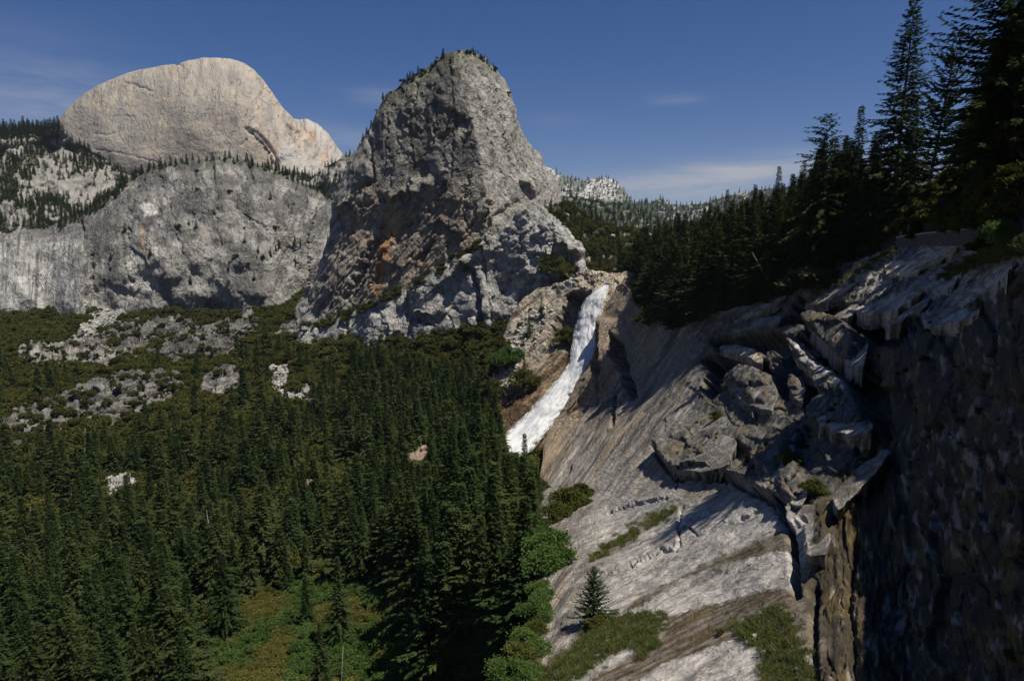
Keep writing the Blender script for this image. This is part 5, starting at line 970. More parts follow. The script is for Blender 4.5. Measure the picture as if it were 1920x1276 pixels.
HAND = [
 ('k', 1668, 420, -6, TALL, 46, (0, R(2.2)), 1.0, 'tallest fir on the right hillside, narrow crown against the sky with its trunk showing through'),
 ('k', 1738, 400, 62, PINE, 38, (0, R(7)), 1.0, 'leaning thin-crowned pine right of the tallest fir, dark bare trunk'),
 ('k', 1592, 470, 197, SPIRE, 30, (0, R(1)), 1.0, 'thin dark spire-topped conifer left of the tallest fir'),
 ('k', 1545, 515, 214, CEDAR, 40, (0, R(-2)), .92, 'ragged old fir with long drooping limbs reaching left into the sky'),
 ('k', 1452, 520, 311, HERO[2], 40, (0, 0), 1.25, 'pointed fir rising above the tree line just left of the ragged old fir'),
 ('k', 1408, 545, 345, HERO[0], 40, (0, 0), 1.2, 'bushy-topped fir between the distant ridge and the pointed fir'),
 ('k', 1365, 560, 372, SPIRE, 30, (0, 0), 1.3, 'small spire conifer standing against the far wooded ridge'),
 ('k', 1905, 330, -200, BIGP, 42, (0, R(-2)), 1.1, 'huge dark pine in the top right corner with boughs cut by the frame'),
 ('k', 1855, 360, 60, HERO[3], 40, (0, 0), 1.15, 'dark fir below the huge corner pine'),
 ('k', 1702, 405, 182, HERO[1], 40, (0, 0), 1.3, 'full green fir at the foot of the tallest fir'),
 ('k', 1795, 375, 205, HERO[1], 40, (0, 0), 1.5, 'broad green fir above the trail wall'),
 ('k', 1640, 462, 240, HERO[0], 40, (0, 0), 1.5, 'dense dark fir at the left foot of the tallest fir'),
 ('k', 1278, 628, 398, HERO[1], 40, (0, 0), 1.35, 'dense conifer at the edge of the slab to the right of the waterfall'),
 ('k', 1520, 530, 300, HERO[3], 40, (0, 0), 1.4, 'sunlit fir in front of the ragged old fir'),
 ('v', 852, 1100, 790, HERO[0], 40, (0, 0), 1.1, 'tall dark fir left of the waterfall foot, tallest of the foreground forest'),
 ('v', 983, 1040, 812, HERO[2], 40, (0, 0), 1.15, 'slender fir whose tip stands against the white foot of the waterfall'),
 ('v', 932, 1060, 838, HERO[0], 40, (0, 0), 1.1, 'fir just left of the waterfall foot with a blunt tip'),
 ('v', 775, 1060, 862, SPIRE, 30, (0, 0), 1.0, 'thin ladder-like conifer in front of the brown boulder bank'),
 ('v', 905, 1080, 845, HERO[2], 40, (0, 0), 1.1, 'fir between the two tallest firs below the boulder field'),
 ('v', 960, 1120, 880, HERO[3], 40, (0, 0), 1.2, 'broad fir beside the left edge of the great slab'),
 ('v', 880, 1220, 960, HERO[3], 40, (0, 0), 1.5, 'big fir in the front middle of the forest with layered boughs'),
 ('v', 960, 1240, 980, HERO[1], 40, (0, 0), 1.35, 'big fir at the bottom beside the slab, dark layered boughs'),
 ('v', 800, 1230, 985, HERO[1], 40, (0, 0), 1.3, 'big dark fir above the bright green bushes'),
 ('v', 605, 1330, 1165, HERO[1], 40, (0, 0), 1.2, 'small fir growing among the bright green bushes at the bottom edge'),
 ('v', 898, 812, 694, HERO[0], 40, (0, 0), 1.2, 'dark fir at the left foot of the boulder slope, left one of three'),
 ('v', 916, 820, 705, HERO[2], 40, (0, 0), 1.3, 'dark fir at the left foot of the boulder slope, middle one of three'),
 ('v', 931, 826, 722, HERO[3], 40, (0, 0), 1.2, 'dark fir at the left foot of the boulder slope, right one of three'),
 ('ch', 912, 770, 712, HERO[1], 40, (0, 0), 1.3, 'fir at the left border of the boulder slope above the three dark firs'),
 ('ch', 930, 700, 652, HERO[2], 40, (0, 0), 1.3, 'fir at the upper left border of the boulder slope beside the pale cliff'),
 ('ch', 1017, 598, 555, HERO[2], 40, (0, 0), 1.2, 'small fir high on the boulder slope under the pale cliff'),
 ('ch', 993, 632, 582, HERO[3], 40, (0, 0), 1.3, 'fir in the middle of the boulder slope left of the waterfall'),
 ('ch', 984, 702, 666, SPIRE, 30, (0, 0), 1.2, 'small spire-like fir low on the boulder slope'),
 ('r', 1112, 1168, 1062, YOUNG, 8, (0, 0), 1.0, 'young green fir standing alone on the pale slab'),
]
hand_xy = []
for (sh, px, py, top, ms, H0, lean, wd, lab) in HAND:
    loc = at(sh, px, py); H = height_for(loc, top); hand_xy.append((loc, H))
    tree_at('fir_tree', ms, H0, loc, H, lab, 'tree', None, lean, width=wd)
CONIF = [c for c in CONIF if all((c[0].xy - l.xy).length > 4.5 for l, _ in hand_xy)]
CONIF.sort(key=lambda c: -c[3] / c[0].y)
def onscreen(c):
    q = c[0] + Vector((0, 0, c[3] * .6)); dy = q.y * math.cos(PITCH) - q.z * math.sin(PITCH); u = q.x / dy * F + 960; v = 638 - F * (q.y * math.sin(PITCH) + q.z * math.cos(PITCH)) / dy
    return -20 < u < 1940 and -40 < v < 1290
near = [c for c in CONIF if onscreen(c)][:270]; nearset = set(id(c) for c in near); rest = [c for c in CONIF if id(c) not in nearset]
ZL = {'valley': [((-400, 330), 'conifer in the dark forest filling the bottom left corner', 'conifers in the bottom left of the valley forest'), ((330, 680), 'conifer in the valley forest left of and above the bright green bushes', 'conifers in the lower middle of the valley forest'), ((680, 2000), 'conifer in the foreground forest below the waterfall, left of the great slab', 'conifers below the waterfall')],
      'hill': [((0, 1340), 'conifer in the dense stand right of the waterfall lip', 'conifers right of the waterfall lip'), ((1340, 1640), 'conifer on the right hillside above the layered slab edge', 'conifers on the right hillside'), ((1640, 4000), 'conifer on the shaded steep hillside at upper right', 'conifers on the shaded upper right hillside')],
      'shoulder': [((0, 3000), 'small conifer on the shoulder behind the waterfall lip', 'conifers behind the waterfall lip')]}
for n_, c in enumerate(near):
    big = c[3] / c[0].y > .1; ms, H0 = (HERO[n_ % 4], 40) if (big or n_ < 170) else (MID[n_ % 4], 35)
    lab, grp = [(l, g) for (r_, l, g) in ZL[c[4]] if r_[0] <= c[1] < r_[1]][0]
    tree_at('conifer_tree', ms, H0, c[0] - Vector((0, 0, .4)), c[3], lab, 'tree', grp, width=random.uniform(.8, 1.75) * (1.5 if c[4] == 'hill' else 1.25))
# --- everything else that nobody could count: scattered as one object per kind
def stuff(name, protos, items, label, cat, widths=(1, 1.3)):
    """items: (position, scale, proto index)"""
    me = bpy.data.meshes.new(name); n = len(items); me.vertices.add(n)
    me.vertices.foreach_set('co', np.array([i[0] for i in items], np.float32).reshape(-1))
    a = me.attributes.new('size', 'FLOAT_VECTOR', 'POINT'); sv = []
    for i in items: w = random.uniform(*widths); sv += [i[1] * w, i[1] * w, i[1]]
    a.data.foreach_set('vector', np.array(sv, np.float32))
    a = me.attributes.new('turn', 'FLOAT_VECTOR', 'POINT'); a.data.foreach_set('vector', np.array([(RNG.normal(0, .03), RNG.normal(0, .03), RNG.random() * 6.28) for _ in items], np.float32).reshape(-1))
    a = me.attributes.new('pick', 'INT', 'POINT'); a.data.foreach_set('value', np.array([i[2] for i in items], np.int32))
    o = bpy.data.objects.new(name, me); COL.objects.link(o); tag(o, label, cat, None, 'stuff')
    g = bpy.data.node_groups.new(name, 'GeometryNodeTree'); g.interface.new_socket('Geometry', in_out='INPUT', socket_type='NodeSocketGeometry'); g.interface.new_socket('Geometry', in_out='OUTPUT', socket_type='NodeSocketGeometry')
    gi = g.nodes.new('NodeGroupInput'); go = g.nodes.new('NodeGroupOutput'); j = g.nodes.new('GeometryNodeJoinGeometry'); K = g.links
    def attr(nm, ty): a = g.nodes.new('GeometryNodeInputNamedAttribute'); a.data_type = ty; a.inputs[0].default_value = nm; return a.outputs['Attribute']
    sz, tn, pk = attr('size', 'FLOAT_VECTOR'), attr('turn', 'FLOAT_VECTOR'), attr('pick', 'INT')
    for k, po in enumerate(protos):
        cmp_ = g.nodes.new('FunctionNodeCompare'); cmp_.data_type = 'INT'; cmp_.operation = 'EQUAL'; K.new(pk, cmp_.inputs[2]); cmp_.inputs[3].default_value = k
        for ob in po:
            oi = g.nodes.new('GeometryNodeObjectInfo'); oi.inputs['Object'].default_value = ob; oi.inputs['As Instance'].default_value = True
            ip = g.nodes.new('GeometryNodeInstanceOnPoints'); K.new(gi.outputs[0], ip.inputs['Points']); K.new(oi.outputs['Geometry'], ip.inputs['Instance']); K.new(cmp_.outputs[0], ip.inputs['Selection'])
            K.new(sz, ip.inputs['Scale']); K.new(tn, ip.inputs['Rotation']); K.new(ip.outputs[0], j.inputs[0])
    K.new(j.outputs[0], go.inputs[0]); md = o.modifiers.new('scatter', 'NODES'); md.node_group = g; return o
def proto_objs(meshes, H0, loc, H, label, name='conifer_tree', cat='tree', group=None, parts=('crown', 'trunk')):
    e = tree_at(name, meshes, H0, loc, H, label, cat, group, parts=parts); return list(e.children)
mid_p = []; low_p = []; rr = [c for c in rest if onscreen(c)]
for k, m in enumerate(MID): c = rr.pop(0); rest.remove(c); mid_p.append(proto_objs(m, 35, c[0], c[3], 'mid-sized conifer standing in the valley forest', group='conifers in the valley forest'))
for k, m in enumerate(LOW): c = rr.pop(700 + k); rest.remove(c); low_p.append(proto_objs(m, 30, c[0], c[3], 'far conifer standing at the back of the valley forest', group='conifers at the back of the forest'))
items = [(c[0], c[3] / 35, random.randrange(4)) for c in rest if c[0].y < 1300]
stuff('conifer_forest', mid_p, items, 'dark green conifer forest covering the valley floor and the slopes right of the waterfall', 'forest', (.95, 2.1))
print('conifers', len(near), len(items))
# ------------------------------------------------------------------ the waterfall
def water_mat():
    m, n, out = new_mat('white_water'); k = n.links
    fl = N_(n, 'ShaderNodeAttribute', attribute_name='flow'); mp = N_(n, 'ShaderNodeMapping'); mp.inputs['Scale'].default_value = (7, 1.6, 1); k.new(fl.outputs['Vector'], mp.inputs['Vector'])
    a = N_(n, 'ShaderNodeTexNoise'); a.inputs['Scale'].default_value = 2.2; a.inputs['Detail'].default_value = 7; a.inputs['Roughness'].default_value = .62; a.inputs['Distortion'].default_value = .5; k.new(mp.outputs[0], a.inputs['Vector'])
    r = N_(n, 'ShaderNodeMapRange'); r.inputs['From Min'].default_value = .32; r.inputs['From Max'].default_value = .62; k.new(a.outputs[0], r.inputs['Value'])
    mx = N_(n, 'ShaderNodeMix', data_type='RGBA'); mx.inputs['A'].default_value = (.66, .68, .72, 1); mx.inputs['B'].default_value = (.96, .96, .96, 1); k.new(r.outputs[0], mx.inputs['Factor'])
    p = N_(n, 'ShaderNodeBsdfDiffuse'); t = N_(n, 'ShaderNodeBsdfTranslucent'); ms = N_(n, 'ShaderNodeMixShader'); ms.inputs[0].default_value = .3
    bp = N_(n, 'ShaderNodeBump'); bp.inputs['Strength'].default_value = .7; bp.inputs['Distance'].default_value = 2.5; k.new(a.outputs[0], bp.inputs['Height']); k.new(bp.outputs[0], p.inputs['Normal'])
    k.new(mx.outputs['Result'], p.inputs[0]); k.new(mx.outputs['Result'], t.inputs[0]); k.new(p.outputs[0], ms.inputs[1]); k.new(t.outputs[0], ms.inputs[2])
    # spray thins out to nothing along both edges
    sx = N_(n, 'ShaderNodeSeparateXYZ'); k.new(fl.outputs['Vector'], sx.inputs[0])
    e1 = N_(n, 'ShaderNodeMath', operation='SUBTRACT'); e1.inputs[1].default_value = .5; k.new(sx.outputs[0], e1.inputs[0]); e2 = N_(n, 'ShaderNodeMath', operation='ABSOLUTE'); k.new(e1.outputs[0], e2.inputs[0])
    e3 = N_(n, 'ShaderNodeMath', operation='MULTIPLY_ADD'); e3.inputs[1].default_value = -.9; a2 = N_(n, 'ShaderNodeTexNoise'); a2.inputs['Scale'].default_value = 5.; a2.inputs['Detail'].default_value = 5; a2.inputs['Roughness'].default_value = .7; k.new(mp.outputs[0], a2.inputs['Vector']); k.new(a2.outputs[0], e3.inputs[0]); k.new(e2.outputs[0], e3.inputs[2])
    er = N_(n, 'ShaderNodeMapRange'); er.inputs['From Min'].default_value = .03; er.inputs['From Max'].default_value = -.05; k.new(e3.outputs[0], er.inputs['Value'])
    tr = N_(n, 'ShaderNodeBsdfTransparent'); mo = N_(n, 'ShaderNodeMixShader'); k.new(er.outputs[0], mo.inputs[0]); k.new(tr.outputs[0], mo.inputs[1]); k.new(ms.outputs[0], mo.inputs[2]); k.new(mo.outputs[0], out.inputs[0])
    return m
M_water = water_mat()
wl = interp([(534, 1134), (542, 1122), (554, 1103), (589, 1089), (634, 1078), (679, 1073), (700, 1058), (723, 1040), (777, 992), (828, 941), (860, 905), (900, 870)])
wr = interp([(534, 1142), (542, 1139), (568, 1129), (604, 1120), (664, 1111), (702, 1090), (750, 1066), (795, 1031), (836, 995), (857, 972), (875, 958), (900, 945)])
def fall_points(n=260, m=40):
    P = []; UVs = []
    ys = np.linspace(534, 900, n)
    for i, y in enumerate(ys):
        a, b = wl(y), wr(y); w = (b - a); row = []
        for j in range(m):
            u = j / (m - 1); px = a - .17 * w + u * w * 1.34; d = float(c_tab(np.array([px]), np.array([y]))[0]); base = min(d, float(r_tab(np.array([px]), np.array([y]))[0]) + 30)
            bulge = math.sin(math.pi * u) ** .6 * (3 + w * .10) + 2.2 * float(fbm(np.array([u * 3.]), np.array([y / 30.]), 4, 401)[0])
            row.append(ray(px, y, base - 9 - bulge - 7 * float(ss(780, 850, y)))); UVs.append((u, y / 60))
        P.append(row)
    return np.array(P), np.array(UVs).reshape(n, m, 2)
_sy = np.arange(534, 901, 2.); _k = np.hanning(27); _k /= _k.sum(); _sm = lambda f: (lambda v: (lambda y: np.interp(y, _sy, v)))(np.convolve(np.pad(f(_sy), 13, mode='reflect', reflect_type='odd'), _k, 'valid'))
wl, wr = _sm(wl), _sm(wr)
P_, U_ = fall_points()
wf = mesh_grid('waterfall', P_[::-1], np.ones(P_.shape), U_[::-1], np.full(P_.shape[:2], .4), M_water); wf['label'] = 'white waterfall sliding down the granite chute between the cliffs'
# ------------------------------------------------------------------ shrubs and single plants
SH = {'oak': [shrub('oak_shrub', 7, 6.2, s_, 3000, .55, M_oak, M_bark, 8) for s_ in (51, 52, 53)],
      'green': [shrub('leafy_shrub', 8, 6.0, s_, 3600, .55, M_green, M_bark, 10, .8) for s_ in (54, 55)],
      'gold': [shrub('golden_shrub', 7, 3.6, s_, 2600, .5, M_gold, M_bark, 9, .8) for s_ in (56, 57)],
      'willow': [shrub('willow_bush', 6, 4.2, 58, 9000, .42, M_willow, M_bark, 9, .6, .9)],
      'oakb': [shrub('oak_bush', 6, 4.2, 59, 9000, .28, M_oak, M_bark, 11, .8)], 'greenb': [shrub('maple_bush', 9, 8, 60, 14000, .36, M_green, M_bark, 12, .9)]}
def mead(px, py): return pmask(px, py, [(300, 1290), (360, 1160), (480, 1100), (620, 1070), (780, 1060), (840, 1250), (980, 1200), (1010, 1420), (300, 1420)], 30, 12)
def v_shrub(px, py):
    m = 1 - v_mask(px, py, 5, 4) * .96; z = ss(-.6, -.2, fbm(px / 26, py / 14, 3, 321) + .25); return m * (.25 + .75 * z) * (1 - .96 * mead(px, py)) * (py > 541) * (1 - .5 * ss(1000, 1100, py))
SHR = scatter('v', -320, 1000, 541, 1250, 200000, v_shrub, lambda x, y: float(RNG.uniform(.6, 1.3) + (1.4 * RNG.random() if RNG.random() < .4 else 0)), 5.2, 1.6)
MD = scatter('v', 280, 1040, 1030, 1400, 60000, mead, lambda x, y: float(RNG.uniform(.4, 1.0)), 3.2, 0)
SHRUB_H = [  # (sheet, px, py of the base, screen height px, kind, label)
 ('r', 1534, 552, 50, 'willow', 'large grey-green willow bush at the top edge of the layered slabs'),
 ('r', 1068, 958, 48, 'oakb', 'olive brown bush on the left part of the great slab, middle one of a clump'),
 ('r', 1044, 976, 38, 'oakb', 'lower left bush of the olive clump on the great slab'), ('r', 1090, 936, 34, 'oakb', 'upper right bush of the olive clump on the great slab'),
 ('r', 1012, 1010, 40, 'greenb', 'green bush over the left edge of the slab above the broadleaf tree'), ('r', 1012, 1130, 44, 'greenb', 'green bush over the left edge of the slab below the broadleaf tree'), ('r', 1004, 1190, 34, 'oakb', 'olive bush at the left edge of the slab near the grass strip'),
 ('r', 990, 1232, 60, 'greenb', 'leafy green bush at the lower left rim of the slab, nearest the grass strip'), ('r', 974, 1262, 56, 'oakb', 'olive bush at the bottom left rim of the slab'), ('r', 962, 1290, 70, 'greenb', 'green bush cut by the bottom edge at the slab rim'),
 ('r', 1008, 1168, 50, 'greenb', 'green bush on the slab rim left of the young fir'), ('r', 1010, 950, 30, 'oakb', 'small olive bush on the slab rim under the waterfall foot'), ('r', 1013, 905, 26, 'oakb', 'uppermost small bush on the left rim of the slab'),
 ('r', 1024, 1072, 84, 'greenb', 'bright green broadleaf tree tucked against the foot of the slab'),
 ('r', 1488, 884, 30, 'oakb', 'yellow-green bush perched on a boulder in the middle of the cliff'),
 ('r', 1890, 470, 62, 'greenb', 'green leafy bush beside the trail at the right edge'),
 ('r', 1848, 478, 36, 'oakb', 'low bush left of the leafy bush at the end of the trail wall'),
 ('r', 1722, 442, 20, 'oakb', 'small round bush growing over the left end of the trail wall'),
 ('lo', 906, 632, 38, 'oakb', 'dark round bush at the foot of the vertical cliff crack'),
 ('ch', 950, 692, 46, 'greenb', 'bright green bush at the left border of the boulder slope under the pale cliff'), ('ch', 928, 742, 32, 'oakb', 'olive bush at the left border of the boulder slope, lower down'), ('ch', 938, 655, 26, 'oakb', 'dark bush at the upper left border of the boulder slope'), ('ch', 916, 785, 34, 'oakb', 'lowest olive bush at the left border of the boulder slope'),
 ('ch', 1062, 640, 34, 'oakb', 'bush hanging on the rock left of the waterfall'),
 ('ch', 985, 726, 36, 'oakb', 'bush on the lower edge of the boulder slope left of the waterfall'),
 ('r', 1220, 612, 36, 'oakb', 'olive bush on the rocky rim right of the waterfall'),
 ('r', 1345, 788, 18, 'oakb', 'mossy bush on a block edge in the middle of the slab'),
 ('r', 1530, 935, 34, 'oakb', 'dark green ferny bush right of the pale boulder'),
 ('r', 1120, 1178, 24, 'oakb', 'low dark bush at the base of the young fir'),
 ('v', 555, 742, 22, 'oakb', 'round bush alone on the pale boulder field in the valley'),
]
for (sh, px, py, hp, kd, lab) in SHRUB_H:
    loc = at(sh, px, py); Hm = hp / F * loc.y; me = SH[kd][0]; h0 = {'willow': 4.2, 'oakb': 4.2, 'greenb': 8}[kd]
    tree_at('bush', me, h0, loc, Hm, lab, 'bush', None, parts=('foliage', 'stems'), width=1.15 if kd != 'willow' else 1.35)
def individual(items, protos, H0, n, name, lab, cat, grp):
    items.sort(key=lambda c: -c[3] / c[0].y); vis = [c for c in items if -10 < c[1] < 1000 and c[2] < 1275][:n]; ids = set(id(c) for c in vis)
    ob = [tree_at(name, protos[i % len(protos)], 1, c[0], c[3], lab, cat, grp, parts=('foliage', 'stems')) for i, c in enumerate(vis)]
    return ob, [c for c in items if id(c) not in ids]
isgreen = lambda c: (float(fbm(np.array([c[1] / 90.]), np.array([c[2] / 70.]), 3, 331)[0]) + .5 * (540 < c[1] < 800) - .1) > .12
mg = [c for c in MD if isgreen(c)]; mo_ = [c for c in MD if not isgreen(c)]
og, mg = individual(mg, SH['green'], 1, 150, 'leafy_shrub', 'bright green leafy shrub in the thicket at the bottom of the valley', 'shrub', 'bright green shrubs at the bottom')
oo, mo_ = individual(mo_, SH['gold'], 1, 130, 'golden_shrub', 'golden olive shrub in the thicket at the bottom of the valley', 'shrub', 'golden olive shrubs at the bottom')
stuff('leafy_thicket', [list(o.children) for o in og[:2]], [(c[0], c[3], random.randrange(2)) for c in mg], 'bright green broadleaf thicket at the bottom of the picture', 'thicket')
stuff('golden_thicket', [list(o.children) for o in oo[:2]], [(c[0], c[3], random.randrange(2)) for c in mo_], 'golden olive brush at the bottom of the picture', 'thicket')
ob_ = [c for c in SHR if 30 < c[1] < 600][:3]
op = [tree_at('oak_shrub', SH['oak'][i], 1, c[0], c[3], 'olive oak shrub on the brushy slope below the grey dome', 'shrub', 'oak shrubs on the brushy slope', parts=('foliage', 'stems')) for i, c in enumerate(ob_)]
stuff('oak_brush', [list(o.children) for o in op], [(c[0], c[3], random.randrange(3)) for c in SHR if c not in ob_], 'olive green oak brush covering the slopes below the granite domes', 'brush', (1.1, 1.5))
# brush on the shoulder, at ledges, and on the right hillside under the trees
misc = []
for key, x0, x1, y0, y1, n, f_, lo_, hi_, cell in (*[(k_, -40, 500, 580, 870, 16000, lambda x, y: ss(.02, .2, fbm(x / 34, y / 12, 3, 348)) * (.22 if k_ == 'o1' else .8), .5, 1.2, 6) for k_ in ('o1', 'o4', 'o5', 'o6')], ('o3', 10, 262, 646, 694, 5000, lambda x, y: ss(.15, .3, fbm(x / 30, y / 10, 3, 349)) * .6, .5, 1., 6), ('rs', 1020, 1300, 368, 545, 30000, lambda x, y: ss(-.25, .1, fbm(x / 30, y / 16, 3, 341)), .8, 1.5, 6),
        ('k', 1180, 1700, 440, 640, 40000, lambda x, y: ss(-6, 6, k_px_base(x) - y + 4) * ss(-.1, .3, fbm(x / 40, y / 20, 3, 342) + .3 * (k_px_base(x) - y < 30)), .25, .6, 2.4),
        ('k', 1620, 1925, 250, 450, 40000, lambda x, y: .75 * ss(-.25, .1, fbm(x / 30, y / 24, 3, 347)), .35, .8, 2.6), ('lo', 560, 900, 450, 640, 60000, lambda x, y: (np.abs(y - lo_top(x) - 6) < 9) * ss(-.1, .2, fbm(x / 22, y / 22, 3, 343)), .5, 1.1, 4),
        ('lo', 900, 1090, 380, 560, 20000, lambda x, y: .06 * ss(.1, .4, fbm(x / 16, y / 16, 3, 344)), .3, .7, 5),
        ('br', 250, 640, 300, 600, 60000, lambda x, y: .03 * ss(.2, .5, fbm(x / 30, y / 24, 3, 345)) + .4 * pmask(x, y, [(420, 480), (530, 470), (520, 500), (430, 505)], 10, 6) * ss(.1, .3, fbm(x / 10, y / 10, 2, 346)), .5, 1.1, 7),
        ('ch', 900, 1060, 560, 800, 9000, lambda x, y: pmask(x, y, CH_TAL, 12, 8) * .25, .2, .6, 6),
        ('v', 0, 700, 560, 860, 20000, lambda x, y: .10 * v_mask(x, y, 5, 3), .35, .8, 5),
        ('lc', 700, 960, 95, 300, 20000, lambda x, y: .3 * (np.abs(y - lc_top(x)) < 8) + .015, .5, 1.1, 7)):
    for c in scatter(key, x0, x1, y0, y1, n, f_, lambda x, y: float(RNG.uniform(lo_, hi_)), cell, 0 if key in ('lc', 'ch') else 1.): misc.append((c[0], c[3], random.randrange(3)))
stuff('ledge_brush', [list(o.children) for o in op], misc, 'dark olive brush clinging to ledges, cracks and rims of the cliffs', 'brush', (1., 1.5))
# small far conifers on the ridge, the dome rims and the gullies
fm = []
def far(key, x0, x1, y0, y1, n, f_, lo_, hi_, cell, pw=1.):
    for c in scatter(key, x0, x1, y0, y1, n, f_, lambda x, y: float(RNG.uniform(lo_, hi_)), cell, pw): fm.append((c[0] - Vector((0, 0, .5)), c[3] / 30, random.randrange(2)))
def lr_f(x, y):
    d = ss(-.1, .3, fbm(x / 44, y / 24, 5, 56)) * .8 + .25 + .6 * ss(.0, .3, fbm(x / 30, y / 12, 3, 351)) * (y > 370); 
    for p in LR_ROCK: d = d * (1 - .96 * pmask(x, y, p, 10, 4))
    return d * (1 - .8 * ((x > 520) * (y < 305)))
far('lr', -200, 660, 240, 470, 60000, lr_f, 12, 28, 10); far('lr', -200, 112, 236, 262, 4000, lambda x, y: np.ones(x.shape), 26, 38, 12)
far('br', 110, 640, 295, 440, 60000, lambda x, y: ((y - br_top(x)) < 7) * .8 * (x > 235) + ((y - br_top(x)) < 16) * (x < 235) * .8, 9, 20, 9, 0)
far('br', 120, 620, 300, 600, 30000, lambda x, y: .012 + .1 * pmask(x, y, [(430, 470), (560, 455), (530, 500), (430, 505)], 20, 8), 7, 17, 10, 0)
far('lc', 640, 830, 100, 300, 40000, lambda x, y: ((y - lc_top(x)) < 6) * ss(.0, .2, fbm(x / 24, y * 0, 2, 352)) * .6, 7, 13, 7, 0)
far('lc', 880, 925, 95, 140, 6000, lambda x, y: ((y - lc_top(x)) < 7) * .8, 5, 8, 5, 0)
far('f3', 1000, 1400, 364, 470, 30000, lambda x, y: ss(-.5, .1, fbm(x / 16, y / 8, 3, 353)), 16, 26, 17)
far('f2', 1140, 1560, 350, 465, 30000, lambda x, y: ss(-.3, .2, fbm(x / 24, y / 8, 3, 354)), 20, 34, 34)
far('f1', 1030, 1230, 320, 440, 16000, lambda x, y: .25 + ss(-.1, .2, fbm(x / 14, y / 8, 3, 355)) * .7 + (y > 375), 15, 26, 32)
far('ch', 930, 1070, 540, 780, 12000, lambda x, y: .05 * pmask(x, y, CH_TAL, 12, 8), 12, 24, 14, 0)
far('ch', 1070, 1175, 505, 545, 9000, lambda x, y: .16 * (y < lambda_ch(x)), 6, 12, 7, 0) if False else None
far('lo', 600, 960, 600, 700, 9000, lambda x, y: .03 * np.ones(x.shape), 12, 24, 14, 0)
stuff('far_conifers', low_p, fm, 'small dark conifers dotted over the far ridges, dome rims and gullies', 'forest', (1.1, 1.6))
print('stuff', len(SHR), len(MD), len(misc), len(fm))
# ------------------------------------------------------------------ the air
import bmesh
bm = bmesh.new(); bmesh.ops.create_cube(bm, size=1); me = bpy.data.meshes.new('haze'); bm.to_mesh(me); bm.free(); hz = bpy.data.objects.new('haze', me); COL.objects.link(hz)
hz.scale = (19600, 19600, 1500); hz.location = (0, 0, 490); tag(hz, 'thin summer haze in the air between the camera and the far domes', 'haze', None, 'stuff')
m, n, out = new_mat('haze_air'); pv = N_(n, 'ShaderNodeVolumePrincipled'); pv.inputs['Color'].default_value = (.80, .88, 1, 1); pv.inputs['Density'].default_value = 1.4e-5; pv.inputs['Anisotropy'].default_value = .2; n.links.new(pv.outputs[0], out.inputs['Volume']); me.materials.append(m)
# ------------------------------------------------------------------ boulders
M_boulder = plain_mat('boulder_granite', (.36, .34, .31), .9, 1.4, .3); M_pink = plain_mat('reddish_granite', (.36, .25, .19), .9, .5, .3); M_white = plain_mat('pale_granite', (.55, .52, .48), .9, .6, .2)
def boulder_mesh(name, seed, mat, n=14, sub=4):
    import bmesh
    rng = np.random.default_rng(seed); bm = bmesh.new(); bmesh.ops.create_icosphere(bm, subdivisions=sub, radius=1)
    pl = rng.normal(0, 1, (n, 3)); pl /= np.linalg.norm(pl, axis=1, keepdims=True); dd = rng.uniform(.55, .9, n); s_ = rng.uniform(.7, 1.15, 3)
    for v in bm.verts:
        p = np.array(v.co); t = pl @ p; k = t > dd; sc = min(1., float((dd[k] / t[k]).min()) if k.any() else 1.)
        q = p * sc * s_ * (1 + .05 * float(fbm(np.array([p[0] * 3 + p[2]]), np.array([p[1] * 3 - p[2]]), 3, seed)[0])); v.co = q
    me = bpy.data.meshes.new(name); bm.to_mesh(me); bm.free(); me.materials.append(mat); return me
BO = [boulder_mesh('boulder_a', 71, M_boulder), boulder_mesh('boulder_b', 72, M_boulder), boulder_mesh('boulder_c', 73, M_boulder)]
BP = boulder_mesh('boulder_red', 74, M_pink); BW = boulder_mesh('boulder_white', 75, M_white)
for (sh, px, py, wpx, asp, me, lab) in [
        ('v', 800, 846, 26, .62, BP, 'large pinkish boulder in the brown bank behind the forest'), ('v', 760, 858, 12, .7, BP, 'small reddish boulder left of the large pinkish boulder'),
        ('v', 866, 815, 13, .8, BP, 'brown boulder beside the stream bed left of the waterfall foot'), ('ch', 900, 816, 14, .8, BP, 'rusty brown boulder at the bottom of the boulder slope'),
        ('v', 408, 1172, 20, .8, BW, 'pale rock showing in the brush at the lower left'), ('v', 495, 1290, 36, .7, BW, 'pale rounded boulder cut by the bottom edge among the shrubs'),
        ('r', 1416, 1198, 22, .8, BO[0], 'grey block at the top left of the grass strip on the slab'), ('r', 1433, 1226, 12, .8, BO[1], 'small grey block below the larger one in the grass strip'),
        ('r', 1402, 1208, 10, .8, BO[2], 'small grey stone left of the grey block on the slab'), ('r', 1490, 1216, 6, .7, BW, 'white stone in the middle of the lower right grass'), ('r', 1468, 1232, 6, .6, BW, 'little white stone left of the middle one in the grass'),
        ('r', 1498, 1258, 11, .5, BW, 'flat pale stone low in the lower right grass'), ('r', 1842, 468, 10, .8, BO[1], 'grey stone at the foot of the trail wall right end'),
        ('r', 1766, 458, 9, 1.0, BP, 'reddish stone leaning against the middle of the trail wall')]:
    loc = at(sh, px, py); r = wpx / F * loc.y * .55; o = bpy.data.objects.new('boulder', me); COL.objects.link(o); o.location = loc + Vector((0, 0, r * asp * .3)); o.scale = (r, r * .9, r * asp); o.rotation_euler = (.1, .1, random.random() * 6)
    tag(o, lab, 'boulder')
bo = [bpy.data.objects.new('boulder', BO[i]) for i in range(3)]
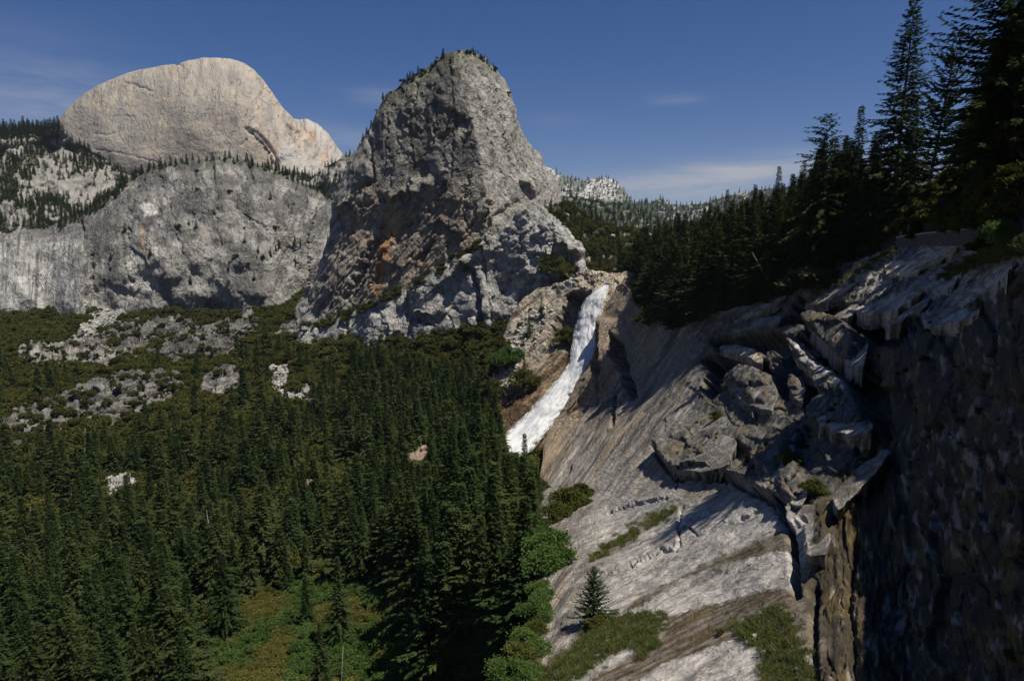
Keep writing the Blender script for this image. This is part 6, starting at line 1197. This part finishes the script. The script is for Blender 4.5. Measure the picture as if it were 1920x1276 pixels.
for i, (px, py) in enumerate([(960, 650), (985, 640), (950, 700)]):
    loc = at('ch', px, py); COL.objects.link(bo[i]); bo[i].location = loc; bo[i].scale = (2.6, 2.4, 2.1); tag(bo[i], 'block among the pale rubble of the boulder slope left of the waterfall', 'boulder', 'blocks on the boulder slope')
tal = []
for key, x0, x1, y0, y1, n, f_, a_, b_ in (('ch', 880, 1060, 550, 860, 14000, lambda x, y: pmask(x, y, CH_TAL, 8, 8) * .6, .5, 2.2), ('v', 490, 610, 680, 770, 9000, lambda x, y: pmask(x, y, VR['talus'], 8, 5), .7, 2.2),
        ('v', 140, 270, 560, 650, 9000, lambda x, y: pmask(x, y, [(150, 622), (175, 588), (215, 572), (250, 562), (225, 604), (160, 640)], 8, 4), .8, 2.6), ('v', 860, 960, 760, 850, 2500, lambda x, y: .6 + 0 * x, .8, 2.6)):
    for c in scatter(key, x0, x1, y0, y1, n, f_, lambda x, y: float(a_ + (b_ - a_) * RNG.random() ** 2.5), 1.7, 0): tal.append((c[0], c[3], random.randrange(3)))
stuff('talus', [[o] for o in bo], tal, 'pale broken blocks of the boulder slopes', 'rubble', (.9, 1.5))
# ------------------------------------------------------------------ grass on the slab
M_grass = leaf_mat('grass_blades', (.05, .085, .018), (.19, .17, .07), .35)
def tuft(name, seed):
    rng = np.random.default_rng(seed); n = 90; a = rng.random(n) * 6.28; r = rng.random(n) ** .6 * .5; B = np.stack([r * np.cos(a), r * np.sin(a), np.zeros(n)], 1)
    Dv = np.stack([rng.normal(0, .5, n), rng.normal(0, .5, n), np.ones(n)], 1); l = rng.uniform(.3, .75, n); return quads_mesh(name, sprays(B, Dv, l, np.full(n, .022), rng, 1.), M_grass)
tp = []
for k in range(2):
    o = bpy.data.objects.new('grass_tuft', tuft('grass_tuft', 80 + k)); COL.objects.link(o); o.location = at('r', 1200 + 260 * k, 1190 + 10 * k); tag(o, 'coarse grass tuft in the green strip on the slab', 'grass', 'grass tufts on the slab'); tp.append([o])
gr = []
for g_, dn, zz in ((G_1, .9, (.5, 1.1)), (G_2, .9, (.5, 1.1)), (G_3, .9, (.8, 1.5)), (G_4, .5, (.8, 1.5)), (G_5, .35, (.8, 1.6)), (G_6, .6, (.8, 1.5))):
    xs = [p[0] for p in g_]; ys = [p[1] for p in g_]
    for c in scatter('r', min(xs), max(xs), min(ys), max(ys), 26000, lambda x, y: pmask(x, y, g_, 12, 9) * dn * ss(-.5, -.1, fbm(x / 12, y / 12, 3, 232)), lambda x, y: float(RNG.uniform(*zz)), .42, 0): gr.append((c[0], c[3], random.randrange(2)))
stuff('grass', tp, gr, 'green and straw coloured grass growing in strips on the slab', 'grass')
# small plants in the cracks of the cliff
cr = [(c[0], c[3] * .11, random.randrange(3)) for c in scatter('r', 1300, 1900, 560, 1270, 40000, lambda x, y: .10 * ss(.1, .4, fbm(x / 40, y / 60, 3, 361)) * (1 - (pmask(x, y, [(1280, 900), (1470, 930), (1480, 1130), (1000, 1280), (1000, 1000)], 10, 3))), lambda x, y: float(RNG.uniform(.6, 1.6)), 1.2, 1.)]
stuff('crevice_plants', [list(o.children) for o in op], cr, 'small olive plants rooted in crevices of the dark cliff', 'plants')
# ------------------------------------------------------------------ trail wall and hikers
def stone_wall():
    pts = []
    for px in np.linspace(1686, 1838, 40):
        py = float(r_top(px)) + 5; p = at('r', px, py); tp_ = np.interp(px, [1686, 1700, 1740, 1838], [446, 443, 438, 429]); Hh = height_for(p, tp_); pts.append((p, max(.8, min(3.5, Hh))))
    P = np.array([list(p) for p, _ in pts]); Hs = np.array([h for _, h in pts])
    for _ in range(3): P[1:-1] = (P[:-2] + P[1:-1] * 2 + P[2:]) / 4; Hs[1:-1] = (Hs[:-2] + Hs[1:-1] * 2 + Hs[2:]) / 4
    seg = np.linalg.norm(np.diff(P[:, :2], axis=0), axis=1); L_ = np.concatenate([[0], np.cumsum(seg)]); tot = L_[-1]
    rng = np.random.default_rng(5)
    def pos(l): return np.array([np.interp(l, L_, P[:, k]) for k in range(3)]), np.interp(l, L_, Hs)
    V, Fc = [], []
    def box(l0, l1, z0, z1, th, VV, FF):
        a, ha = pos(l0); b, hb = pos(l1); d = (b - a)[:2]; d = d / (np.linalg.norm(d) + 1e-9); nrm = np.array([d[1], -d[0]]); i = len(VV); o = rng.uniform(-.05, .05)
        for (q, hq) in ((a, ha), (b, hb)):
            for s_ in (-1, 1):
                for z in (z0, z1): j = rng.uniform(-.03, .03, 2); VV.append((q[0] + nrm[0] * (s_ * th / 2 + o) + j[0], q[1] + nrm[1] * (s_ * th / 2 + o) + j[1], q[2] - .6 + (hq + .6) * z + rng.uniform(-.02, .02)))
        for f in ((0, 1, 3, 2), (4, 6, 7, 5), (0, 4, 5, 1), (2, 3, 7, 6), (1, 5, 7, 3), (0, 2, 6, 4)): FF.append(tuple(i + k for k in f))
    nz = 7
    for k in range(nz):
        l = -.3 * rng.random()
        while l < tot: w_ = rng.uniform(.4, 1.1); box(max(0, l) + .02, min(tot, l + w_) - .02, k / nz + .006, (k + 1) / nz - .006, .55, V, Fc); l += w_
    e = bpy.data.objects.new('stone_wall', None); COL.objects.link(e); tag(e, 'low dry stone wall holding up the trail above the slabs at upper right', 'wall')
    me = bpy.data.meshes.new('masonry'); me.from_pydata(V, [], Fc); me.materials.append(plain_mat('wall_stone', (.085, .08, .073), .9, 2., .5)); o = bpy.data.objects.new('masonry', me); COL.objects.link(o); o.parent = e
    V, Fc = [], []; l = 0
    while l < tot - .3: w_ = rng.uniform(.6, 1.4); box(l + .02, min(tot, l + w_) - .02, 1.004, 1.004 + .09, .72, V, Fc); l += w_
    me = bpy.data.meshes.new('coping'); me.from_pydata(V, [], Fc); me.materials.append(plain_mat('lit_coping_stone', (.38, .34, .29), .9, 2., .3)); o = bpy.data.objects.new('coping', me); COL.objects.link(o); o.parent = e  # coping stones painted pale for the sunlit top line of the wall
stone_wall()
def flat_mat(name, c):
    m, n, out = new_mat(name); p = N_(n, 'ShaderNodeBsdfPrincipled'); p.inputs['Base Color'].default_value = (*c, 1); p.inputs['Roughness'].default_value = .8; ns = N_(n, 'ShaderNodeTexNoise'); ns.inputs['Scale'].default_value = 30; bp = N_(n, 'ShaderNodeBump'); bp.inputs['Distance'].default_value = .01
    n.links.new(ns.outputs[0], bp.inputs['Height']); n.links.new(bp.outputs[0], p.inputs['Normal']); n.links.new(p.outputs[0], out.inputs[0]); return m
def skin_obj(name, verts, edges, rad, mat, parent=None, sub=1):
    me = bpy.data.meshes.new(name); me.from_pydata(verts, edges, []); o = bpy.data.objects.new(name, me); COL.objects.link(o)
    bpy.context.view_layer.objects.active = o; md = o.modifiers.new('skin', 'SKIN')
    for i, r in enumerate(rad): me.skin_vertices[0].data[i].radius = (r, r * .85) if not isinstance(r, tuple) else r
    me.skin_vertices[0].data[0].use_root = True; o.modifiers.new('smooth', 'SUBSURF').levels = sub; o.modifiers['smooth'].render_levels = sub; me.materials.append(mat)
    if parent: o.parent = parent
    return o
def hiker(loc, face, shirt, hat, label):
    e = bpy.data.objects.new('person', None); COL.objects.link(e); e.location = loc; e.rotation_euler = (0, 0, face); tag(e, label, 'person')
    V = [(0, 0, .95), (0, .01, 1.15), (0, .02, 1.36), (0, .0, 1.5), (0, .0, 1.62), (0, -.01, 1.74), (.09, 0, .88), (.1, -.03, .5), (.11, .02, .08), (.11, -.1, .03), (-.09, 0, .88), (-.1, .12, .5), (-.11, .1, .09), (-.11, .0, .03),
         (.19, .02, 1.4), (.27, .03, 1.14), (.25, -.12, .95), (.24, -.2, .9), (-.19, .02, 1.4), (-.27, .05, 1.14), (-.24, -.1, .96), (-.23, -.18, .92)]
    E = [(0, 1), (1, 2), (2, 3), (3, 4), (4, 5), (0, 6), (6, 7), (7, 8), (8, 9), (0, 10), (10, 11), (11, 12), (12, 13), (2, 14), (14, 15), (15, 16), (16, 17), (2, 18), (18, 19), (19, 20), (20, 21)]
    Rr = [(.15, .11), (.14, .1), (.15, .1), .055, .09, .085, .09, .06, .045, .04, .09, .06, .045, .04, .065, .045, .035, .035, .065, .045, .035, .035]
    skin_obj('body', V, E, Rr, flat_mat('skin', (.45, .27, .18)), e)
    skin_obj('shirt', [(0, .01, .98), (0, .01, 1.2), (0, .02, 1.4), (.2, .02, 1.4), (.27, .03, 1.2), (-.2, .02, 1.4), (-.27, .04, 1.2)], [(0, 1), (1, 2), (2, 3), (3, 4), (2, 5), (5, 6)], [(.165, .125), (.16, .12), (.165, .12), .085, .065, .085, .065], flat_mat('shirt', shirt), e)
    skin_obj('shorts', [(0, 0, .98), (.09, 0, .85), (.1, -.02, .6), (-.09, 0, .85), (-.1, .08, .6)], [(0, 1), (1, 2), (0, 3), (3, 4)], [(.165, .125), .115, .09, .115, .09], flat_mat('shorts', (.12, .11, .09)), e)
    skin_obj('hat', [(0, -.01, 1.74), (0, -.01, 1.79), (0, -.01, 1.80)], [(0, 1), (1, 2)], [(.15, .15), (.1, .1), (.09, .09)], flat_mat('hat', hat), e)
    skin_obj('backpack', [(0, .2, 1.08), (0, .22, 1.25), (0, .2, 1.45)], [(0, 1), (1, 2)], [(.14, .09), (.15, .1), (.12, .08)], flat_mat('pack', (.05, .06, .09)), e)
for (px, top, D, face, shirt, hat, lab) in [(1704, 421, None, 1.2, (.55, .03, .02), (.75, .75, .75), 'hiker in a red shirt and white cap on the trail behind the wall'), (1689, 433, None, 2.4, (.7, .7, .72), (.5, .03, .02), 'hiker in a white shirt and red cap at the left end of the trail wall')]:
    p = at('r', px, float(r_top(px)) + 2); q = ray(px, top, p.y + 1.2); hiker(Vector((q[0], q[1], q[2] - 1.82)), face, shirt, hat, lab)
# ------------------------------------------------------------------ dead trees
def snag(loc, H, lean, seed, label):
    rng = np.random.default_rng(seed); tb = [([(0, 0, -.3), (0, 0, H * .5), (.01 * H, 0, H)], [H * .014, H * .009, H * .002])]
    for k in range(16): z = H * rng.uniform(.3, .97); a = rng.random() * 6.28; l = H * .09 * rng.uniform(.4, 1.2) * (1.2 - z / H); tb.append(([(0, 0, z), (l * .6 * math.cos(a), l * .6 * math.sin(a), z - l * .1), (l * math.cos(a), l * math.sin(a), z + l * .1)], [H * .003, H * .002, H * .0006]))
    o = bpy.data.objects.new('dead_tree', tubes_mesh('dead_tree', tb, M_dead, 5)); COL.objects.link(o); o.location = loc; o.rotation_euler = (lean[0], lean[1], 0); tag(o, label, 'tree')
for i, (sh, px, py, H, lean, lab) in enumerate([('k', 1452, 548, 20, (0, R(-32)), 'bleached dead trunk leaning left in front of the hillside firs'), ('k', 1354, 590, 13, (0, R(12)), 'bare grey snag among the firs right of the waterfall'), ('k', 1480, 540, 12, (0, R(-8)), 'thin dead tree right of the leaning trunk'),
        ('v', 640, 1290, 16, (0, R(4)), 'grey dead tree among the bright green bushes'), ('v', 130, 1060, 26, (0, R(2)), 'grey dead tree in the forest at lower left'), ('v', 722, 905, 9, (0, R(70)), 'fallen bleached log on the brown bank')]): snag(at(sh, px, py), H, lean, 90 + i, lab)

for i, c in enumerate(scatter('v', 0, 860, 760, 1240, 4000, lambda x, y: v_conif(x, y) * .5, lambda x, y: float(RNG.uniform(20, 34)), 30, 0, cap=16)):
    e_ = snag(c[0], c[3], (RNG.normal(0, .05), RNG.normal(0, .05)), 130 + i, 'bare grey dead tree standing among the living conifers of the valley forest')
for o in COL.objects:
    if o.name.startswith('dead_tree') and o.get('label', '').startswith('bare grey dead tree standing among'): o['group'] = 'dead trees in the valley forest'
